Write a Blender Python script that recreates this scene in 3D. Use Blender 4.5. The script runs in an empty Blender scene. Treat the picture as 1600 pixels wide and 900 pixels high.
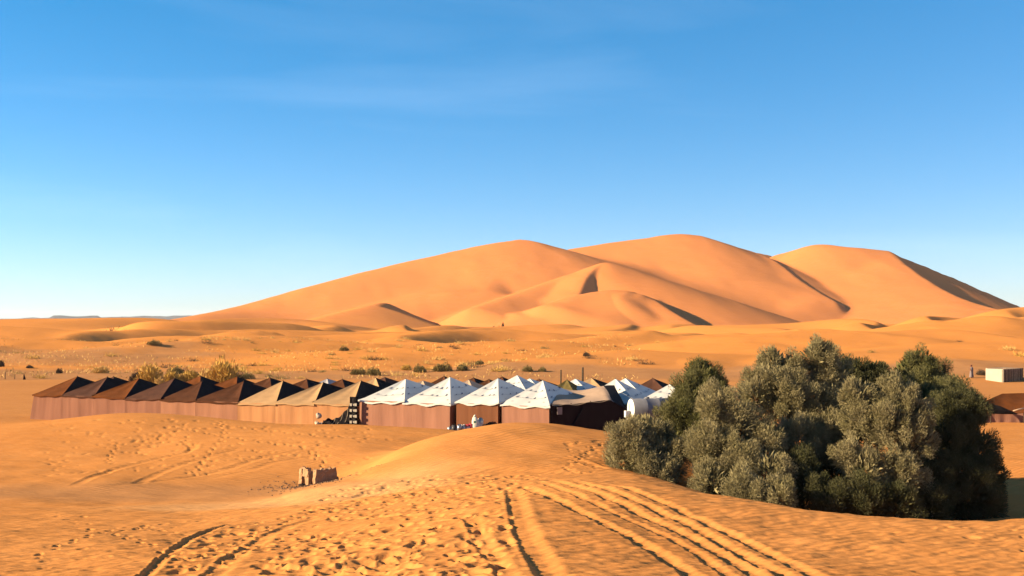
import bpy, bmesh, math, random
import numpy as np
from mathutils import Vector, Matrix

random.seed(11)
S = bpy.context.scene
COL = S.collection
R = math.radians

# ------------------------------------------------------------------ camera, sky, sun, exposure
CZ = 8.5                      # eye height above the camp ground
F = 1716.0                    # focal length in photo pixels (1600 wide)
HOR = 500.0                   # horizon row in the photo
cam_d = bpy.data.cameras.new('camera')
cam = bpy.data.objects.new('camera', cam_d)
COL.objects.link(cam)
cam.location = (0, 0, CZ)
cam.rotation_euler = (R(90), 0, 0)
cam_d.sensor_width = 36.0
cam_d.lens = 36.0 * F / 1600.0
cam_d.shift_y = 50.0 / 1600.0
cam_d.clip_start = 0.2
cam_d.clip_end = 60000.0
S.camera = cam

SUN_EL = R(20.0)
SUN_BACK = R(11.0)            # the sun stands left of the camera and this much behind it
sun_dir = Vector((-math.cos(SUN_BACK) * math.cos(SUN_EL), -math.sin(SUN_BACK) * math.cos(SUN_EL), math.sin(SUN_EL)))
sd = bpy.data.lights.new('sun', 'SUN')
sd.energy = 5.0
sd.angle = R(0.53)
sd.color = (1.0, 0.80, 0.50)
sun = bpy.data.objects.new('sun', sd)
COL.objects.link(sun)
sun.rotation_euler = sun_dir.to_track_quat('Z', 'Y').to_euler()
sun.location = (-60, -20, 60)

W = bpy.data.worlds.new('World')
S.world = W
W.use_nodes = True
wn, wl = W.node_tree.nodes, W.node_tree.links
wn.clear()
w_out = wn.new('ShaderNodeOutputWorld')
w_bg = wn.new('ShaderNodeBackground')
w_sky = wn.new('ShaderNodeTexSky')
w_sky.sky_type = 'NISHITA'
w_sky.sun_disc = False
w_sky.sun_elevation = SUN_EL
w_sky.sun_rotation = -math.atan2(sun_dir.x, sun_dir.y)
w_sky.altitude = 700
w_sky.air_density = 0.68
w_sky.dust_density = 1.0
w_sky.ozone_density = 2.8
w_bg.inputs['Strength'].default_value = 0.079
# a thin veil of cirrus over the whole sky: soft long streaks
w_tc = wn.new('ShaderNodeTexCoord')
w_map = wn.new('ShaderNodeMapping')
w_map.inputs['Rotation'].default_value = (0, R(-12), 0)
w_map.inputs['Scale'].default_value = (0.9, 0.9, 9.0)
w_map.inputs['Location'].default_value = (0.16, 0.0, 0.66)
w_no = wn.new('ShaderNodeTexNoise')
w_no.inputs['Scale'].default_value = 1.3
w_no.inputs['Detail'].default_value = 7
w_no.inputs['Roughness'].default_value = 0.55
w_no.inputs['Distortion'].default_value = 0.5
w_rmp = wn.new('ShaderNodeMapRange')
w_rmp.inputs['From Min'].default_value = 0.56
w_rmp.inputs['From Max'].default_value = 0.85
w_rmp.inputs['To Max'].default_value = 0.07
w_mix = wn.new('ShaderNodeMix')
w_mix.data_type = 'RGBA'
w_mix.inputs['B'].default_value = (6.0, 6.6, 7.4, 1)
w_hsv = wn.new('ShaderNodeHueSaturation')
w_hsv.inputs['Saturation'].default_value = 1.35
w_hsv.inputs['Hue'].default_value = 0.5
wl.new(w_tc.outputs['Generated'], w_map.inputs['Vector'])
wl.new(w_map.outputs[0], w_no.inputs['Vector'])
wl.new(w_no.outputs['Fac'], w_rmp.inputs['Value'])
wl.new(w_rmp.outputs[0], w_mix.inputs['Factor'])
wl.new(w_sky.outputs[0], w_hsv.inputs['Color'])
w_gam = wn.new('ShaderNodeGamma')
w_gam.inputs['Gamma'].default_value = 0.77
wl.new(w_hsv.outputs[0], w_gam.inputs['Color'])
wl.new(w_gam.outputs[0], w_mix.inputs['A'])
wl.new(w_mix.outputs['Result'], w_bg.inputs['Color'])
wl.new(w_bg.outputs[0], w_out.inputs[0])

S.view_settings.view_transform = 'Standard'
S.view_settings.look = 'None'
S.view_settings.gamma = 1.0
S.view_settings.use_curve_mapping = False
S.view_settings.exposure = 1.9
S.cycles.use_denoising = True
S.cycles.max_bounces = 6
S.cycles.transparent_max_bounces = 8

# ------------------------------------------------------------------ helpers
def at(px, py, d):
    """photo pixel + distance in metres -> point of the place"""
    return Vector(((px - 800.0) / F * d, d, CZ - (py - HOR) / F * d))

def tag(o, label=None, cat=None, group=None, kind=None):
    if label: o['label'] = label
    if cat: o['category'] = cat
    if group: o['group'] = group
    if kind: o['kind'] = kind
    return o

def empty(name, loc, rz=0.0):
    o = bpy.data.objects.new(name, None)
    o.empty_display_size = 0.3
    COL.objects.link(o)
    o.location = loc
    o.rotation_euler = (0, 0, rz)
    return o

def mesh_obj(name, verts, faces, mat, parent=None, smooth=False):
    me = bpy.data.meshes.new(name)
    me.from_pydata([tuple(v) for v in verts], [], faces)
    me.update()
    if smooth:
        me.polygons.foreach_set('use_smooth', [True] * len(me.polygons))
    if mat: me.materials.append(mat)
    o = bpy.data.objects.new(name, me)
    COL.objects.link(o)
    if parent: o.parent = parent
    return o

class MB:
    """collects shapes that become ONE mesh object"""
    def __init__(s): s.v, s.f = [], []
    def add(s, v, f):
        n = len(s.v)
        s.v += [Vector(q) for q in v]
        s.f += [tuple(i + n for i in q) for q in f]
        return s
    def box(s, c, size, rz=0.0, taper=1.0):
        hx, hy, hz = size[0] / 2, size[1] / 2, size[2] / 2
        ca, sa = math.cos(rz), math.sin(rz)
        vs = []
        for z, k in ((-hz, 1.0), (hz, taper)):
            for x, y in ((-hx, -hy), (hx, -hy), (hx, hy), (-hx, hy)):
                x2, y2 = x * k, y * k
                vs.append((c[0] + x2 * ca - y2 * sa, c[1] + x2 * sa + y2 * ca, c[2] + z))
        return s.add(vs, [(3, 2, 1, 0), (4, 5, 6, 7), (0, 1, 5, 4), (1, 2, 6, 5), (2, 3, 7, 6), (3, 0, 4, 7)])
    def tube(s, pts, radii, n=7, cap=True):
        pts = [Vector(p) for p in pts]
        if not isinstance(radii, (list, tuple)): radii = [radii] * len(pts)
        vs, fs = [], []
        up = Vector((0.13, 0.21, 1)).normalized()
        for i, p in enumerate(pts):
            t = (pts[min(i + 1, len(pts) - 1)] - pts[max(i - 1, 0)])
            t = t.normalized() if t.length > 1e-9 else Vector((0, 0, 1))
            a = t.cross(up)
            if a.length < 1e-3: a = t.cross(Vector((1, 0, 0)))
            a.normalize(); b = t.cross(a)
            for k in range(n):
                an = 2 * math.pi * k / n
                vs.append(p + (a * math.cos(an) + b * math.sin(an)) * radii[i])
        for i in range(len(pts) - 1):
            for k in range(n):
                k2 = (k + 1) % n
                fs.append((i * n + k, i * n + k2, (i + 1) * n + k2, (i + 1) * n + k))
        if cap:
            fs.append(tuple(range(n))[::-1]); fs.append(tuple((len(pts) - 1) * n + k for k in range(n)))
        return s.add(vs, fs)
    def sheet(s, fn, nu, nv, thick=0.0):
        vs = [fn(i / nu, j / nv) for j in range(nv + 1) for i in range(nu + 1)]
        fs = [(j * (nu + 1) + i, j * (nu + 1) + i + 1, (j + 1) * (nu + 1) + i + 1, (j + 1) * (nu + 1) + i) for j in range(nv) for i in range(nu)]
        return s.add(vs, fs)
    def blob(s, c, r, seed=0, rough=0.15, nu=12, nv=8, squash=(1, 1, 1)):
        rn = random.Random(seed)
        ph = [(rn.uniform(1, 4), rn.uniform(1, 4), rn.uniform(0, 6.3)) for _ in range(4)]
        vs, fs = [], []
        for j in range(nv + 1):
            th = math.pi * j / nv
            for i in range(nu):
                a = 2 * math.pi * i / nu
                k = 1 + rough * sum(math.sin(round(p[0]) * a + p[1] * th + p[2]) for p in ph) / 2.0
                vs.append((c[0] + r * k * squash[0] * math.sin(th) * math.cos(a), c[1] + r * k * squash[1] * math.sin(th) * math.sin(a), c[2] + r * k * squash[2] * math.cos(th)))
        for j in range(nv):
            for i in range(nu):
                i2 = (i + 1) % nu
                fs.append((j * nu + i, (j + 1) * nu + i, (j + 1) * nu + i2, j * nu + i2))
        return s.add(vs, fs)
    def build(s, name, mat, parent=None, smooth=False):
        return mesh_obj(name, s.v, s.f, mat, parent, smooth)

MATS = {}
ALB = .62     # dusty, sun-bleached things: nothing here is clean and bright
def mat(name, color, rough=0.9, noise=0.0, nscale=6.0, bump=0.0, bscale=40.0, color2=None, stretch=(1, 1, 1), metallic=0.0, sheen=0.0):
    """plain procedural surface: two-tone noise colour + fine relief"""
    if name in MATS: return MATS[name]
    color = tuple(c * ALB for c in color)
    if color2: color2 = tuple(c * ALB for c in color2)
    m = bpy.data.materials.new(name); m.use_nodes = True
    n, l = m.node_tree.nodes, m.node_tree.links
    b = n['Principled BSDF']
    b.inputs['Roughness'].default_value = rough
    b.inputs['Metallic'].default_value = metallic
    b.inputs['Specular IOR Level'].default_value = 0.25 if rough < .8 else 0.04
    if sheen: b.inputs['Sheen Weight'].default_value = sheen
    tc = n.new('ShaderNodeTexCoord'); mp = n.new('ShaderNodeMapping')
    mp.inputs['Scale'].default_value = stretch
    l.new(tc.outputs['Object'], mp.inputs['Vector'])
    if noise or color2:
        no = n.new('ShaderNodeTexNoise'); no.inputs['Scale'].default_value = nscale; no.inputs['Detail'].default_value = 6
        no.inputs['Roughness'].default_value = 0.65
        l.new(mp.outputs[0], no.inputs['Vector'])
        mx = n.new('ShaderNodeMix'); mx.data_type = 'RGBA'
        c2 = color2 or tuple(c * (1 - noise) for c in color)
        mx.inputs['A'].default_value = (*color, 1); mx.inputs['B'].default_value = (*c2, 1)
        mr = n.new('ShaderNodeMapRange'); mr.inputs['From Min'].default_value = 0.35; mr.inputs['From Max'].default_value = 0.65
        l.new(no.outputs['Fac'], mr.inputs['Value']); l.new(mr.outputs[0], mx.inputs['Factor'])
        l.new(mx.outputs['Result'], b.inputs['Base Color'])
    else:
        b.inputs['Base Color'].default_value = (*color, 1)
    if bump:
        nb = n.new('ShaderNodeTexNoise'); nb.inputs['Scale'].default_value = bscale; nb.inputs['Detail'].default_value = 4
        l.new(mp.outputs[0], nb.inputs['Vector'])
        bp = n.new('ShaderNodeBump'); bp.inputs['Strength'].default_value = bump; bp.inputs['Distance'].default_value = 0.05
        l.new(nb.outputs['Fac'], bp.inputs['Height']); l.new(bp.outputs[0], b.inputs['Normal'])
    MATS[name] = m
    return m

# ------------------------------------------------------------------ terrain
def _hash(ix, iy, seed):
    h = (ix.astype(np.int64) * 374761393 + iy.astype(np.int64) * 668265263 + seed * 974711) & 0x7fffffff
    h = ((h ^ (h >> 13)) * 1274126177) & 0x7fffffff
    return ((h ^ (h >> 16)) & 0xffff) / 65535.0

def vnoise(x, y, seed=0):
    x = np.asarray(x, float); y = np.asarray(y, float)
    ix, iy = np.floor(x), np.floor(y)
    fx, fy = x - ix, y - iy
    ux, uy = fx * fx * fx * (fx * (fx * 6 - 15) + 10), fy * fy * fy * (fy * (fy * 6 - 15) + 10)
    a, b = _hash(ix, iy, seed), _hash(ix + 1, iy, seed)
    c, d = _hash(ix, iy + 1, seed), _hash(ix + 1, iy + 1, seed)
    return (a * (1 - ux) + b * ux) * (1 - uy) + (c * (1 - ux) + d * ux) * uy - 0.5

def fbm(x, y, seed=0, octv=4, gain=0.5):
    s, amp = 0.0, 1.0
    for o in range(octv):
        s = s + amp * vnoise(x * 2 ** o + 17.3 * o, y * 2 ** o - 9.1 * o, seed + o)
        amp *= gain
    return s

def sstep(a, b, x):
    t = np.clip((x - a) / (b - a), 0, 1)
    return t * t * (3 - 2 * t)

# control points of the near ground: (photo column, row, distance) or (column, None, distance, height)
NEAR = [
 # foreground slope, left to right, towards the camera
 (0,800,46),(0,850,34),(0,900,27),(200,797,46),(200,850,33.5),(200,900,26.2),(400,803,43),(400,850,33),(400,900,25.5),
 (600,800,38),(600,850,29),(600,900,23.5),(800,770,38),(800,800,32),(800,850,26),(800,900,21.5),
 (1000,800,33),(1000,850,26),(1000,900,21.5),(1200,840,29),(1200,900,22),(1400,850,28.5),(1400,900,23),(1600,850,29),(1600,900,23.5),
 # crest the tracks run over, and the edge that hides the foot of the tamarisks
 (600,763,49),(700,745,48),(800,740,47),(880,741,46.5),(950,745,45),(1000,753,43),(1100,772,40),(1200,791,37),(1300,803,35.5),(1450,812,35),(1600,816,34.5),
 (1100,None,45,1.45),(1200,None,43,0.7),(1300,None,42,0.6),(1450,None,42,0.45),(1600,None,42,0.75),
 (960,None,52,1.75),(1050,None,51,1.2),(1200,None,50,-0.5),(1300,None,50,-0.6),(1450,None,50,-0.6),(1600,None,49,-0.3),
 (1200,None,60,0.0),(1400,None,62,-0.2),(1600,None,62,0.1),(1100,None,66,0.7),(1600,None,76,0.2),(1300,None,76,0.1),
 # pale tongue of sand and the basin with the block
 (540,772,51),(450,785,49.5),(330,796,48),(500,757,57),(420,762,56),(300,765,55.5),(150,765,55),(0,765,55),(-150,765,55),
 (0,785,50.5),(150,788,50),(300,785,51),(400,778,52.5),(560,750,57),
 # left mound in front of the tents
 (0,700,70),(200,700,69),(200,738,60.5),(0,738,60.5),(400,700,67),(400,738,60.5),(560,700,66),
 (-80,662,87),(0,662,86.5),(60,660,86.5),(130,655,85),(190,648,84.5),(230,646,84),(280,648,83.5),(330,652,83),(400,659,82),(480,664,81),(560,663.5,80),(640,668,77),(690,672,74),
 (130,None,89.5,0.1),(230,None,89,0.05),(330,None,88,0.1),(400,None,87,0.2),(480,None,85.5,0.3),(560,None,84,0.4),(640,None,82,0.4),
 # smooth dome of sand before the white tents
 (570,735,55.5),(620,705,58.5),(690,680,62),(760,666,65),(800,663,66),(860,663,66),(900,667,66),(970,678,65),(1050,692,62),
 (700,718,53.5),(800,700,56),(800,720,51.5),(900,712,53),(640,None,66,0.75),(700,None,70,0.9),(800,None,74,0.5),(900,None,74,0.2),(970,None,74,-0.1),(560,None,62,0.45),
 # camp floor
 (-200,None,95,0),(0,None,100,0),(52,None,94,0),(200,None,96,0),(400,None,96,0.1),(600,None,92,0.2),(760,None,84,0.2),(860,None,79,0.15),(980,None,80,-0.1),(1100,None,84,0.1),
 (1300,None,95,0.2),(1580,660,88),(1700,660,88),(300,None,118,0),(700,None,112,0),(1100,None,112,0),(1500,None,112,0.3),
 (-600,None,130,0),(0,None,135,0),(500,None,135,0),(1000,None,135,0),(1600,None,135,0.6),(2200,None,135,0.5),
 # beyond the sides of the frame and under the camera
 (-900,None,60,0.4),(2500,None,60,0.8),(-900,None,35,1.6),(2600,None,32,2.0),(-1000,None,22,2.9),(2600,None,20,3.2),
 (800,None,12,4.2),(-200,None,14,3.7),(1800,None,14,3.9),(800,None,4,4.8),(800,None,-8,4.6),(800,None,-30,3.0),
]
_P = []
for q in NEAR:
    if q[1] is None: _P.append(((q[0] - 800) / F * q[2], q[2], q[3]))
    else: _P.append(tuple(at(*q)))
_P = np.array(_P)
def _tps(r2): return 0.5 * r2 * np.log(r2 + 1e-9)
def _tps_fit(P, lam=0.6):
    n = len(P)
    d2 = ((P[:, None, :2] - P[None, :, :2]) ** 2).sum(-1)
    A = np.zeros((n + 3, n + 3))
    A[:n, :n] = _tps(d2) + lam * np.eye(n)
    A[:n, n] = 1; A[:n, n + 1:] = P[:, :2]
    A[n, :n] = 1; A[n + 1:, :n] = P[:, :2].T
    b = np.zeros(n + 3); b[:n] = P[:, 2]
    return np.linalg.solve(A, b)
_PW = _tps_fit(_P)
def near_z(x, y):
    s = _PW[-3] + _PW[-2] * x + _PW[-1] * y
    for i in range(len(_P)):
        s = s + _PW[i] * _tps((x - _P[i, 0]) ** 2 + (y - _P[i, 1]) ** 2)
    return s

def smax(a, b, k):
    h = np.clip(0.5 + 0.5 * (a - b) / k, 0, 1)
    return b * (1 - h) + a * h + k * h * (1 - h)

def catmull(P, n):
    P = np.array(P, float)
    Q = np.vstack([2 * P[0] - P[1], P, 2 * P[-1] - P[-2]])
    out = []
    for i in range(1, len(Q) - 2):
        for t in np.linspace(0, 1, n, endpoint=False):
            a, b, c, d = Q[i - 1], Q[i], Q[i + 1], Q[i + 2]
            out.append(0.5 * (2 * b + (c - a) * t + (2 * a - 5 * b + 4 * c - d) * t * t + (3 * b - a - 3 * c + d) * t ** 3))
    out.append(Q[-2])
    return np.array(out)

def ridge(x, y, crest, sl, sr, rl=2.0, rr=0.3, cap=0.0, n=8):
    """height of a dune with the given crest line; sl / sr fall to the left / right of the line's direction"""
    C = catmull(crest, n)
    N = len(C) - 1
    def seg(i):
        ax, ay, az = C[i]; bx, by, bz = C[i + 1]
        dx, dy = bx - ax, by - ay
        L = math.sqrt(dx * dx + dy * dy) + 1e-9
        t0 = ((x - ax) * dx + (y - ay) * dy) / (L * L)
        t = np.clip(t0, 0, 1)
        return t0, t, np.sqrt((x - ax - t * dx) ** 2 + (y - ay - t * dy) ** 2), L
    dm = np.full(x.shape, 1e18)
    for i in range(N): dm = np.minimum(dm, seg(i)[2])
    sig = .4 + .10 * dm
    ws = np.zeros(x.shape); hs = np.zeros(x.shape); ss = np.zeros(x.shape); ov = np.zeros(x.shape)
    for i in range(N):
        t0, t, d, L = seg(i)
        ax, ay, az = C[i]; bx, by, bz = C[i + 1]
        k = np.exp(-(d - dm) / sig)
        sg = ((bx - ax) * (y - ay) - (by - ay) * (x - ax)) / L / (d + 1e-6)
        ws += k; hs += k * (az + t * (bz - az)); ss += k * np.clip(sg, -1, 1)
        if cap and i == 0: ov += k * np.maximum(-t0, 0) * L
        if cap and i == N - 1: ov += k * np.maximum(t0 - 1, 0) * L
    w = sstep(-1, 1, np.clip(ss / ws * 1.15, -1, 1))
    r = rr + (rl - rr) * w
    return hs / ws - (sr + (sl - sr) * w) * (np.sqrt(dm * dm + r * r) - r) - cap * ov / ws

LEE = 0.66
def C3(*pts): return [tuple(at(*p)) for p in pts]
# crest lines of the great dune and the smaller dunes before it
BIG = [  # crest, fall left of line, fall right of line, rounding left, right
 (C3((230,509,740),(300,496,790),(377,482,850),(462,454,890),(544,433,920),(625,413,950),(706,394,975),(767,380,990),(815,375,1000)), .35, .27, 40, 45),
 (C3((812,374.5,1000),(842,380.5,1030),(873,391,1070),(905,402,1110)), .3, LEE, 20, 1.5),
 (C3((806,377,1000),(797,396,945),(780,424,885),(752,458,815)), .55, .27, 28, 50),
 (C3((860,394,1040),(930,383,1050),(987,374,1058),(1053,368,1060),(1092,370,1060)), .35, .36, 30, 30),
 (C3((1085,369,1060),(1105,373,1075),(1141,386,1100),(1202,399,1120)), .3, .6, 20, 4),
 (C3((1070,370,1058),(1098,388,1008),(1128,414,950),(1150,440,895)), .38, .30, 50, 60),
 (C3((1118,377,1066),(1148,385,1056),(1182,395,1018),(1212,411,970),(1246,436,915),(1304,471,850)), LEE, .28, 2, 30),
 (C3((1222,396,1050),(1248,389,1038),(1281,382,1020),(1324,386,1005),(1387,391,1000)), .35, .52, 25, 14),
 (C3((1387,391,1000),(1415,414,945),(1450,439,900),(1500,466,840),(1565,486,770)), LEE, .24, 3, 40),
 (C3((1385,391,1000),(1402,399,1022),(1469,426.5,1115),(1534,455,1225),(1596,480,1335),(1660,500,1450)), .25, LEE, 20, 1.0),
]
SEC = [
 (C3((735,483,715),(790,465,745),(828,451,765),(869,437,785),(920,419,800),(945,412,808),(958,416,815)), .45, .30, 5, 8),
 (C3((945,413,806),(931,420,790),(917,433,768),(904,459,735)), LEE, .30, .5, 8),
 (C3((850,478,690),(904,460,712),(950,452,722),(987,455,716)), .35, .30, 8, 10),
 (C3((975,453,720),(1003,460,708),(1022,468,700),(1050,487,676),(1090,509,640)), LEE, .22, .6, 12),
 (C3((1000,459,708),(1036,471,735),(1080,486,780),(1138,507,850)), .22, LEE, 6, .6),
 (C3((1060,470,860),(1110,471,850),(1162,474,845)), .35, .30, 8, 6),
 (C3((1150,473,846),(1180,477,855),(1210,484,880),(1270,508,950)), .25, LEE, 6, .8),
 (C3((470,505,600),(540,487,625),(583,477,643)), .35, .27, 8, 10),
 (C3((572,479,638),(600,473,650),(626,482,672),(652,494,700),(710,513,760)), .22, LEE, 6, .6),
 (C3((800,490,700),(830,486,710),(862,483,716)), .3, .22, 10, 12),
]
MID = [
 (C3((-250,506,500),(-100,502,510),(40,498,520),(120,498,525),(180,500,530),(205,503,538),(232,512,560)), .3, .16, 8, 20),
 (C3((198,502,534),(212,506,545),(232,513,570)), .2, .6, 6, .4),
 (C3((-120,512,380),(-20,509,385),(45,511,388)), .2, .13, 8, 12),
 (C3((43,511,388),(60,514,396),(90,519,412),(130,524,440)), .2, .42, 4, 2),
 (C3((180,522,400),(260,514,430),(330,510,440),(420,512,450)), .2, .12, 12, 20),
 (C3((300,503,560),(400,498,580),(468,500,585)), .2, .16, 8, 14),
 (C3((466,500,585),(485,506,600),(508,514,630)), .2, .6, 4, .4),
 (C3((520,512,520),(620,516,510),(740,520,500)), .2, .12, 10, 16),
 (C3((760,516,540),(900,509,560),(1020,509,570),(1140,506,560)), .2, .12, 12, 20),
 (C3((1130,508,520),(1230,505,525),(1330,502,520),(1400,504,520)), .2, .12, 12, 20),
 (C3((1330,512,450),(1430,503,455),(1520,493,460),(1600,484,465),(1720,474,470)), .2, .17, 15, 20),
 (C3((1480,506,360),(1560,496,365),(1640,490,370),(1760,486,370)), .2, .16, 10, 16),
 (C3((1462,503,362),(1490,508,380),(1540,516,420)), .15, .45, 6, 1),
 (C3((860,531,300),(960,525,305),(1060,521,315),(1150,526,330)), .15, .10, 8, 14),
 (C3((1150,526,270),(1260,520,280),(1380,516,290),(1480,520,300)), .15, .11, 8, 14),
 (C3((1360,548,190),(1450,538,200),(1530,534,205),(1640,530,210),(1780,530,215)), .12, .11, 6, 12),
 (C3((-200,536,270),(-60,531,275),(60,530,285),(190,536,300)), .12, .09, 8, 14),
 (C3((110,548,235),(220,538,250),(330,533,262),(430,536,280)), .12, .09, 8, 14),
 (C3((560,548,230),(680,540,245),(800,534,255),(880,538,270)), .12, .10, 8, 14),
 (C3((820,566,185),(930,553,195),(1010,548,205),(1090,552,215)), .12, .10, 6, 12),
]
_rm = random.Random(5)
for _k in range(60):   # low barchan ridges scattered over the erg before the great dune
    _d = _rm.uniform(250, 640); _px = _rm.uniform(-250, 1850)
    _h = _rm.uniform(0.8, 2.4) * (0.5 + _d / 600); _L = _rm.uniform(22, 60) * (_d / 350)
    _a = R(_rm.uniform(28, 70)); _c = ((_px - 800) / F * _d, _d)
    _zb = 1.2 + 2.4 * max(0, (_d - 250) / 400)
    _cr = []
    for _t in (-1, -.5, 0, .5, 1):
        _q = _t * _L * .5
        _cr.append((_c[0] + math.sin(_a) * _q - .15 * _L * _t * _t, _c[1] + math.cos(_a) * _q + .05 * _L * _t * _t, _zb + _h * (1 - _t * _t) - .4))
    MID.append((_cr, .12, .5, 5, 1.0))

TONGUE = C3((690,748,49.5),(630,757,48.6),(580,768,47.3),(520,784,45.6),(440,797,44.6),(330,801,45.2),(220,799,47.2),(120,797,49))
def far_z(x, y):
    d = np.hypot(x, y)
    fade = 1 - sstep(1500, 2600, d)
    z = 1.8 * sstep(200, 450, d) + 2.0 * sstep(450, 720, d)
    z = z + 2.0 * sstep(230, 420, d) * fbm(x / 120 + .004 * y, y / 80, 3, 1)
    z = z + 2.2 * sstep(330, 620, d) * fbm(x / 170, y / 110, 21, 1)
    z = z * fade
    for grp, k in ((MID, .5), (BIG, 7.0), (SEC, 1.0)):
        if grp is BIG:
            # asymmetric swell of small dunes: long windward backs, short lee sides
            ph = (x * .84 - y * .42) / 50 + 1.9 * fbm(x / 110, y / 110, 61, 2)
            fr = ph - np.floor(ph)
            saw = np.where(fr < .72, sstep(0, .72, fr), 1 - sstep(.72, 1, fr))
            amp = np.clip(.75 + 1.3 * fbm(x / 90, y / 120, 67, 2), .3, 1.25) * sstep(-.44, -.30, x / np.maximum(y, 1))
            z = z + 6.0 * amp * (saw - .45) * sstep(200, 380, d) * (1 - sstep(500, 660, d))
        for cr, sl, sr, rl, rr in grp:
            P = np.array(cr); h = P[:, 2].max() + 3
            reach = max(h / min(sl, sr), 30) * 1.15 + max(rl, rr) * 1.2
            m = (x > P[:, 0].min() - reach) & (x < P[:, 0].max() + reach) & (y > P[:, 1].min() - reach) & (y < P[:, 1].max() + reach)
            if not m.any(): continue
            zz = ridge(x[m], y[m], cr, sl, sr, rl, rr, cap=(.45 if k > 5 else (.5 if grp is SEC else 0)), n=(9 if k > 5 else 6))
            kk = min(k, 1.5) if max(sl, sr) > .5 else k
            z[m] = smax(zz, z[m], kk)
    z = z + .5 * sstep(560, 700, d) * fade * fbm(x / 17 + y / 60, y / 34, 71, 2) + 1.6 * sstep(640, 760, d) * fade * fbm(x / 60, y / 80, 73, 2)
    return z

def hummock(x, y):
    d = np.hypot(x, y)
    w = sstep(135, 190, d) * (1 - sstep(380, 470, d))
    n = fbm(x / 11.0, y / 13.0, 41, 2)
    return w * (0.5 * np.maximum(n, -.05))

def base_z(x, y):
    x = np.asarray(x, float); y = np.asarray(y, float)
    d = np.hypot(x, y)
    w = 1 - sstep(105, 150, d)
    back = sstep(-5, -40, y)
    z = np.zeros_like(x)
    m = w > 0
    if m.any():
        zn = np.clip(near_z(x[m], y[m]), -1.5, 5.5)
        tl = (y[m] > 36) & (y[m] < 60) & (x[m] > -26) & (x[m] < 2)
        if tl.any():   # blown tongue of pale sand with a soft edge towards the camera
            zt = ridge(x[m][tl], y[m][tl], TONGUE, .30, .12, .6, 1.2, n=5)
            zn[tl] = smax(zt, zn[tl], .12)
        z[m] = zn * w[m]
    f = d > 105
    if f.any():
        fz = far_z(x[f], y[f]) * sstep(105, 150, d[f]) + hummock(x[f], y[f])
        z[f] = z[f] + fz
    # soft undulation of drifted sand
    z = z + 0.16 * (1 - sstep(70, 95, d)) * fbm(x / 4.5, y / 3.2, 77, 3)
    return z
def zat(x, y): return float(base_z(np.array([x]), np.array([y]))[0])
def ground_hit(px, py, d0=14.0, d1=140.0):
    """where the ray of a photo pixel meets the ground"""
    ds = np.geomspace(d0, d1, 420)
    x = (px - 800) / F * ds; zr = CZ - (py - HOR) / F * ds
    g = base_z(x, ds)
    k = np.argmax(g >= zr)
    if g[k] < zr[k]: k = len(ds) - 1
    return Vector((x[k], ds[k], g[k]))

def angles():
    dense = np.linspace(R(-31), R(31), 900)
    side = np.linspace(R(31), R(180), 40)[1:]
    return np.concatenate([-side[::-1], dense, side[:-1]])
def radii():
    return np.concatenate([np.geomspace(1.5, 17.5, 40, endpoint=False), np.geomspace(17.5, 62, 480, endpoint=False), np.geomspace(62, 95, 120, endpoint=False),
                           np.geomspace(95, 430, 130, endpoint=False), np.geomspace(430, 1450, 270, endpoint=False), np.geomspace(1450, 16000, 24)])
TH, RR = angles(), radii()
TT, RG = np.meshgrid(TH, RR)
GX, GY = np.sin(TT) * RG, np.cos(TT) * RG
GZ = base_z(GX.ravel(), GY.ravel()).reshape(GX.shape)
PIT, RIM = np.zeros_like(GZ), np.zeros_like(GZ)
def footprint(x, y, ang, ln, wd, dep, rim):
    """one print in the sand: where prints overlap the deeper one stays"""
    ca, sa = math.cos(ang), math.sin(ang)
    r, th, rad = math.hypot(x, y), math.atan2(x, y), 2.4 * max(ln, wd)
    i0, i1 = np.searchsorted(RR, r - rad), np.searchsorted(RR, r + rad) + 1
    j0, j1 = np.searchsorted(TH, th - rad / r), np.searchsorted(TH, th + rad / r) + 1
    if i1 <= i0 or j1 <= j0: return
    dx, dy = GX[i0:i1, j0:j1] - x, GY[i0:i1, j0:j1] - y
    u, v = (dx * ca + dy * sa) / ln, (-dx * sa + dy * ca) / wd
    v = v * (1 + .25 * u)                      # narrower heel
    q = u * u + v * v
    PIT[i0:i1, j0:j1] = np.minimum(PIT[i0:i1, j0:j1], -dep * np.exp(-(q ** 2.4) * .8))
    RIM[i0:i1, j0:j1] = np.maximum(RIM[i0:i1, j0:j1], rim * np.exp(-((np.sqrt(q) - 1.4) / .4) ** 2) * (1 + .7 * np.tanh(2 * u)))

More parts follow.
